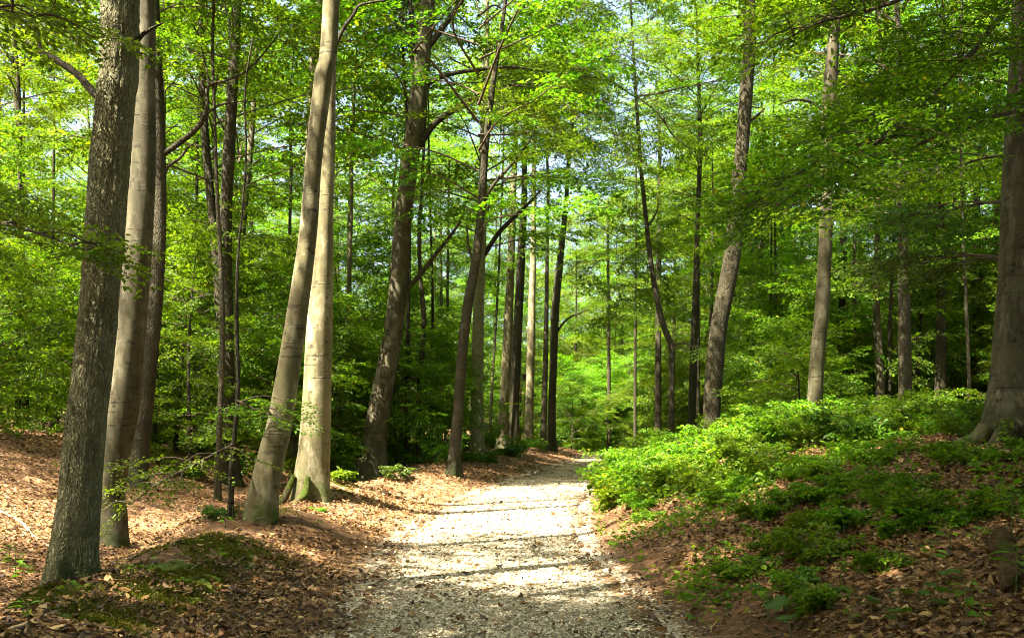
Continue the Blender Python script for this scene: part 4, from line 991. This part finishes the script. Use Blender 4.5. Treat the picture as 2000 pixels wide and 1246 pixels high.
for u, v, k, s in ((1660, 985, 1, 1.2), (1740, 995, 1, 1.0), (1650, 1045, 0, 1.3), (1735, 1045, 2, 1.2), (1420, 1120, 1, 1.3), (1790, 985, 0, 1.0), (1905, 940, 0, 1.1), (1975, 1055, 1, 1.2), (1860, 1075, 0, 1.2), (1900, 1070, 0, 1), (1815, 1120, 1, .9),
        (1640, 1150, 1, 1.0), (1590, 1100, 0, 1), (1545, 1085, 2, 1.1), (1985, 1165, 1, 1.2), (1660, 1218, 2, 1), (1530, 1190, 0, .9), (1350, 1080, 2, 1), (1770, 900, 0, 1.2), (1700, 930, 0, 1.1), (1490, 1030, 2, 1.2), (1890, 1210, 1, .9), (1925, 1235, 0, 1),
        (425, 1100, 0, .9), (245, 1130, 2, 1.1), (360, 1145, 2, .8), (112, 920, 0, 1.3), (485, 1120, 2, .9), (130, 1165, 2, 1.2), (30, 1130, 1, 1.3), (45, 1150, 1, 1.2), (20, 1100, 1, 1.1), (620, 1030, 2, .9), (60, 1230, 0, 1.1), (440, 1030, 2, 1.2), (380, 1185, 2, .7), (1120, 900, 2, 1), (290, 1125, 2, .9)):
    put_seed(SD[k], u, v, s)
for u, v, k, s in ((1500, 1215, 0, 1.2), (1545, 1240, 0, 1.1), (1590, 1195, 1, 1.1), (1955, 915, 0, .95), (1905, 925, 1, .9), (1700, 1200, 1, .9), (1760, 1180, 1, .8), (1580, 1150, 1, .8), (1450, 1045, 1, .9), (1690, 1110, 1, .8), (1820, 1190, 0, .7), (1750, 1225, 1, .9), (1340, 1010, 1, .9), (1850, 1145, 1, .8), (1405, 985, 1, 1)):
    put_seed(SM[k], u, v, s)

# fallen wood
def stick(name, label, pts, r0, r1, m='stick', group=None, cat='branch', side=None):
    q = []
    for u, v in pts:
        x, y = hit(u, v); q.append([x, y, tz(x, y)+r0*.7])
    q = np.array(q); c0 = q.mean(0); pp = catmull(q-c0, len(q)*5)
    rr = np.linspace(r0, r1, len(pp)); e0 = pp[0]-(pp[1]-pp[0])*.02; e1 = pp[-1]+(pp[-1]-pp[-2])*.02
    if cat == 'log': rr = rr*(1+.22*(vnoise(np.arange(len(rr))*.9, 0*rr, 5)-.5)); rr[0] *= .8; rr[-1] *= .7
    pp = np.vstack([e0, pp, e1]); rr = np.concatenate([[r0*.05], rr, [r1*.05]])
    V, Q = tube(pp, rr, 16 if cat == 'log' else 8)
    V += (.5 if cat == 'log' else .15)*r0*(np.stack([vnoise(V[:, 0]*14+k, V[:, 1]*14+V[:, 2]*9, 71+k) for k in range(3)], -1)-.5)*2
    o = link(name, np_mesh(name, V, Q, M[m], smooth=True), None, c0); tag(o, label, cat, group); return o
stick('fallen_branch', 'long pale fallen branch lying down the litter slope behind the rough oak', [(0, 1000), (40, 1020), (62, 1045), (100, 1072), (140, 1100)], .024, .012)
stick('fallen_branch', 'short dead stick jutting among leaves below the mossy root ridge', [(20, 1238), (60, 1222), (110, 1200)], .022, .016)
stick('fallen_branch', 'thin curved dead twig on the earth beside the moss patch', [(370, 1115), (395, 1098), (425, 1078)], .007, .003)
stick('fallen_branch', 'dark thin stick lying flat at the litter edge of the track', [(520, 1150), (570, 1142), (630, 1136)], .008, .004, 'twig')
stick('fallen_branch', 'crooked twig lying on the gravel in the middle of the track', [(898, 1178), (930, 1180), (965, 1175), (990, 1180)], .009, .004)
stick('fallen_branch', 'small dark twig on the pale gravel nearer than the crooked one', [(940, 1215), (965, 1218), (990, 1212)], .008, .004, 'twig')
stick('fallen_branch', 'long straight dead stick resting across the slope of the bank', [(1600, 985), (1700, 973), (1790, 968)], .012, .005, 'twig')
stick('fallen_branch', 'grey dead stick lying against the mossy foot of the massive beech', [(1800, 872), (1840, 870), (1875, 866)], .02, .012)
stick('fallen_branch', 'long thin grey stick beside the maple seedlings high on the bank', [(1880, 985), (1930, 980), (1990, 972)], .010, .005)
stick('fallen_branch', 'thin arching dead twig poking from the undergrowth of the bank', [(1250, 1020), (1275, 995), (1300, 985)], .010, .004, 'stick')
stick('fallen_branch', 'long bleached pole lying in the hollow behind the pale stem', [(395, 925), (430, 945), (478, 965)], .03, .015)
lg = stick('fallen_log', 'short rotten brown log with flaking bark half sunk in the bank', [(1985, 1165), (1972, 1120), (1962, 1085), (1955, 1062)], .075, .065, 'log', cat='log')

# ------------------------------------------------------------------ light, sky, camera
SE, SAZ = 55.0, (-.8, -.6)
w = bpy.data.worlds.new('World'); sc.world = w; w.use_nodes = True; nt = w.node_tree
bg = nt.nodes['Background']; sky = nt.nodes.new('ShaderNodeTexSky'); sky.sky_type = 'NISHITA'; sky.sun_disc = False
sky.sun_elevation = R(SE); sky.sun_rotation = math.atan2(SAZ[0], SAZ[1]) % (2*math.pi)
sky.air_density = .8; sky.dust_density = 7.0; sky.ozone_density = .3
nt.links.new(sky.outputs[0], bg.inputs['Color']); bg.inputs['Strength'].default_value = .065
sd = bpy.data.lights.new('sun', 'SUN'); sd.energy = 5.0; sd.angle = R(.5); sd.color = (1, .91, .74)
so = bpy.data.objects.new('sun', sd); col.objects.link(so)
tosun = Vector((SAZ[0]*math.cos(R(SE)), SAZ[1]*math.cos(R(SE)), math.sin(R(SE))))
so.rotation_euler = tosun.to_track_quat('Z', 'Y').to_euler(); so.location = (-20, -15, 40)
cam = bpy.data.cameras.new('camera'); co = bpy.data.objects.new('camera', cam); col.objects.link(co)
co.location = (0, 0, CZ); co.rotation_euler = (R(90), 0, 0)
cam.sensor_width = 36; cam.sensor_fit = 'HORIZONTAL'; cam.lens = 36*F/2000; cam.shift_y = (HV-623)/2000
cam.clip_end = 2000; cam.clip_start = .05
sc.camera = co
vs = sc.view_settings; vs.view_transform = 'Standard'; vs.look = 'None'; vs.gamma = 1; vs.exposure = 3.48
sc.render.engine = 'CYCLES'
cy = sc.cycles
cy.filter_width = 1.05; cy.max_bounces = 12; cy.diffuse_bounces = 6; cy.glossy_bounces = 2; cy.transmission_bounces = 8; cy.transparent_max_bounces = 4
cy.sample_clamp_indirect = 8; cy.caustics_reflective = False; cy.caustics_refractive = False
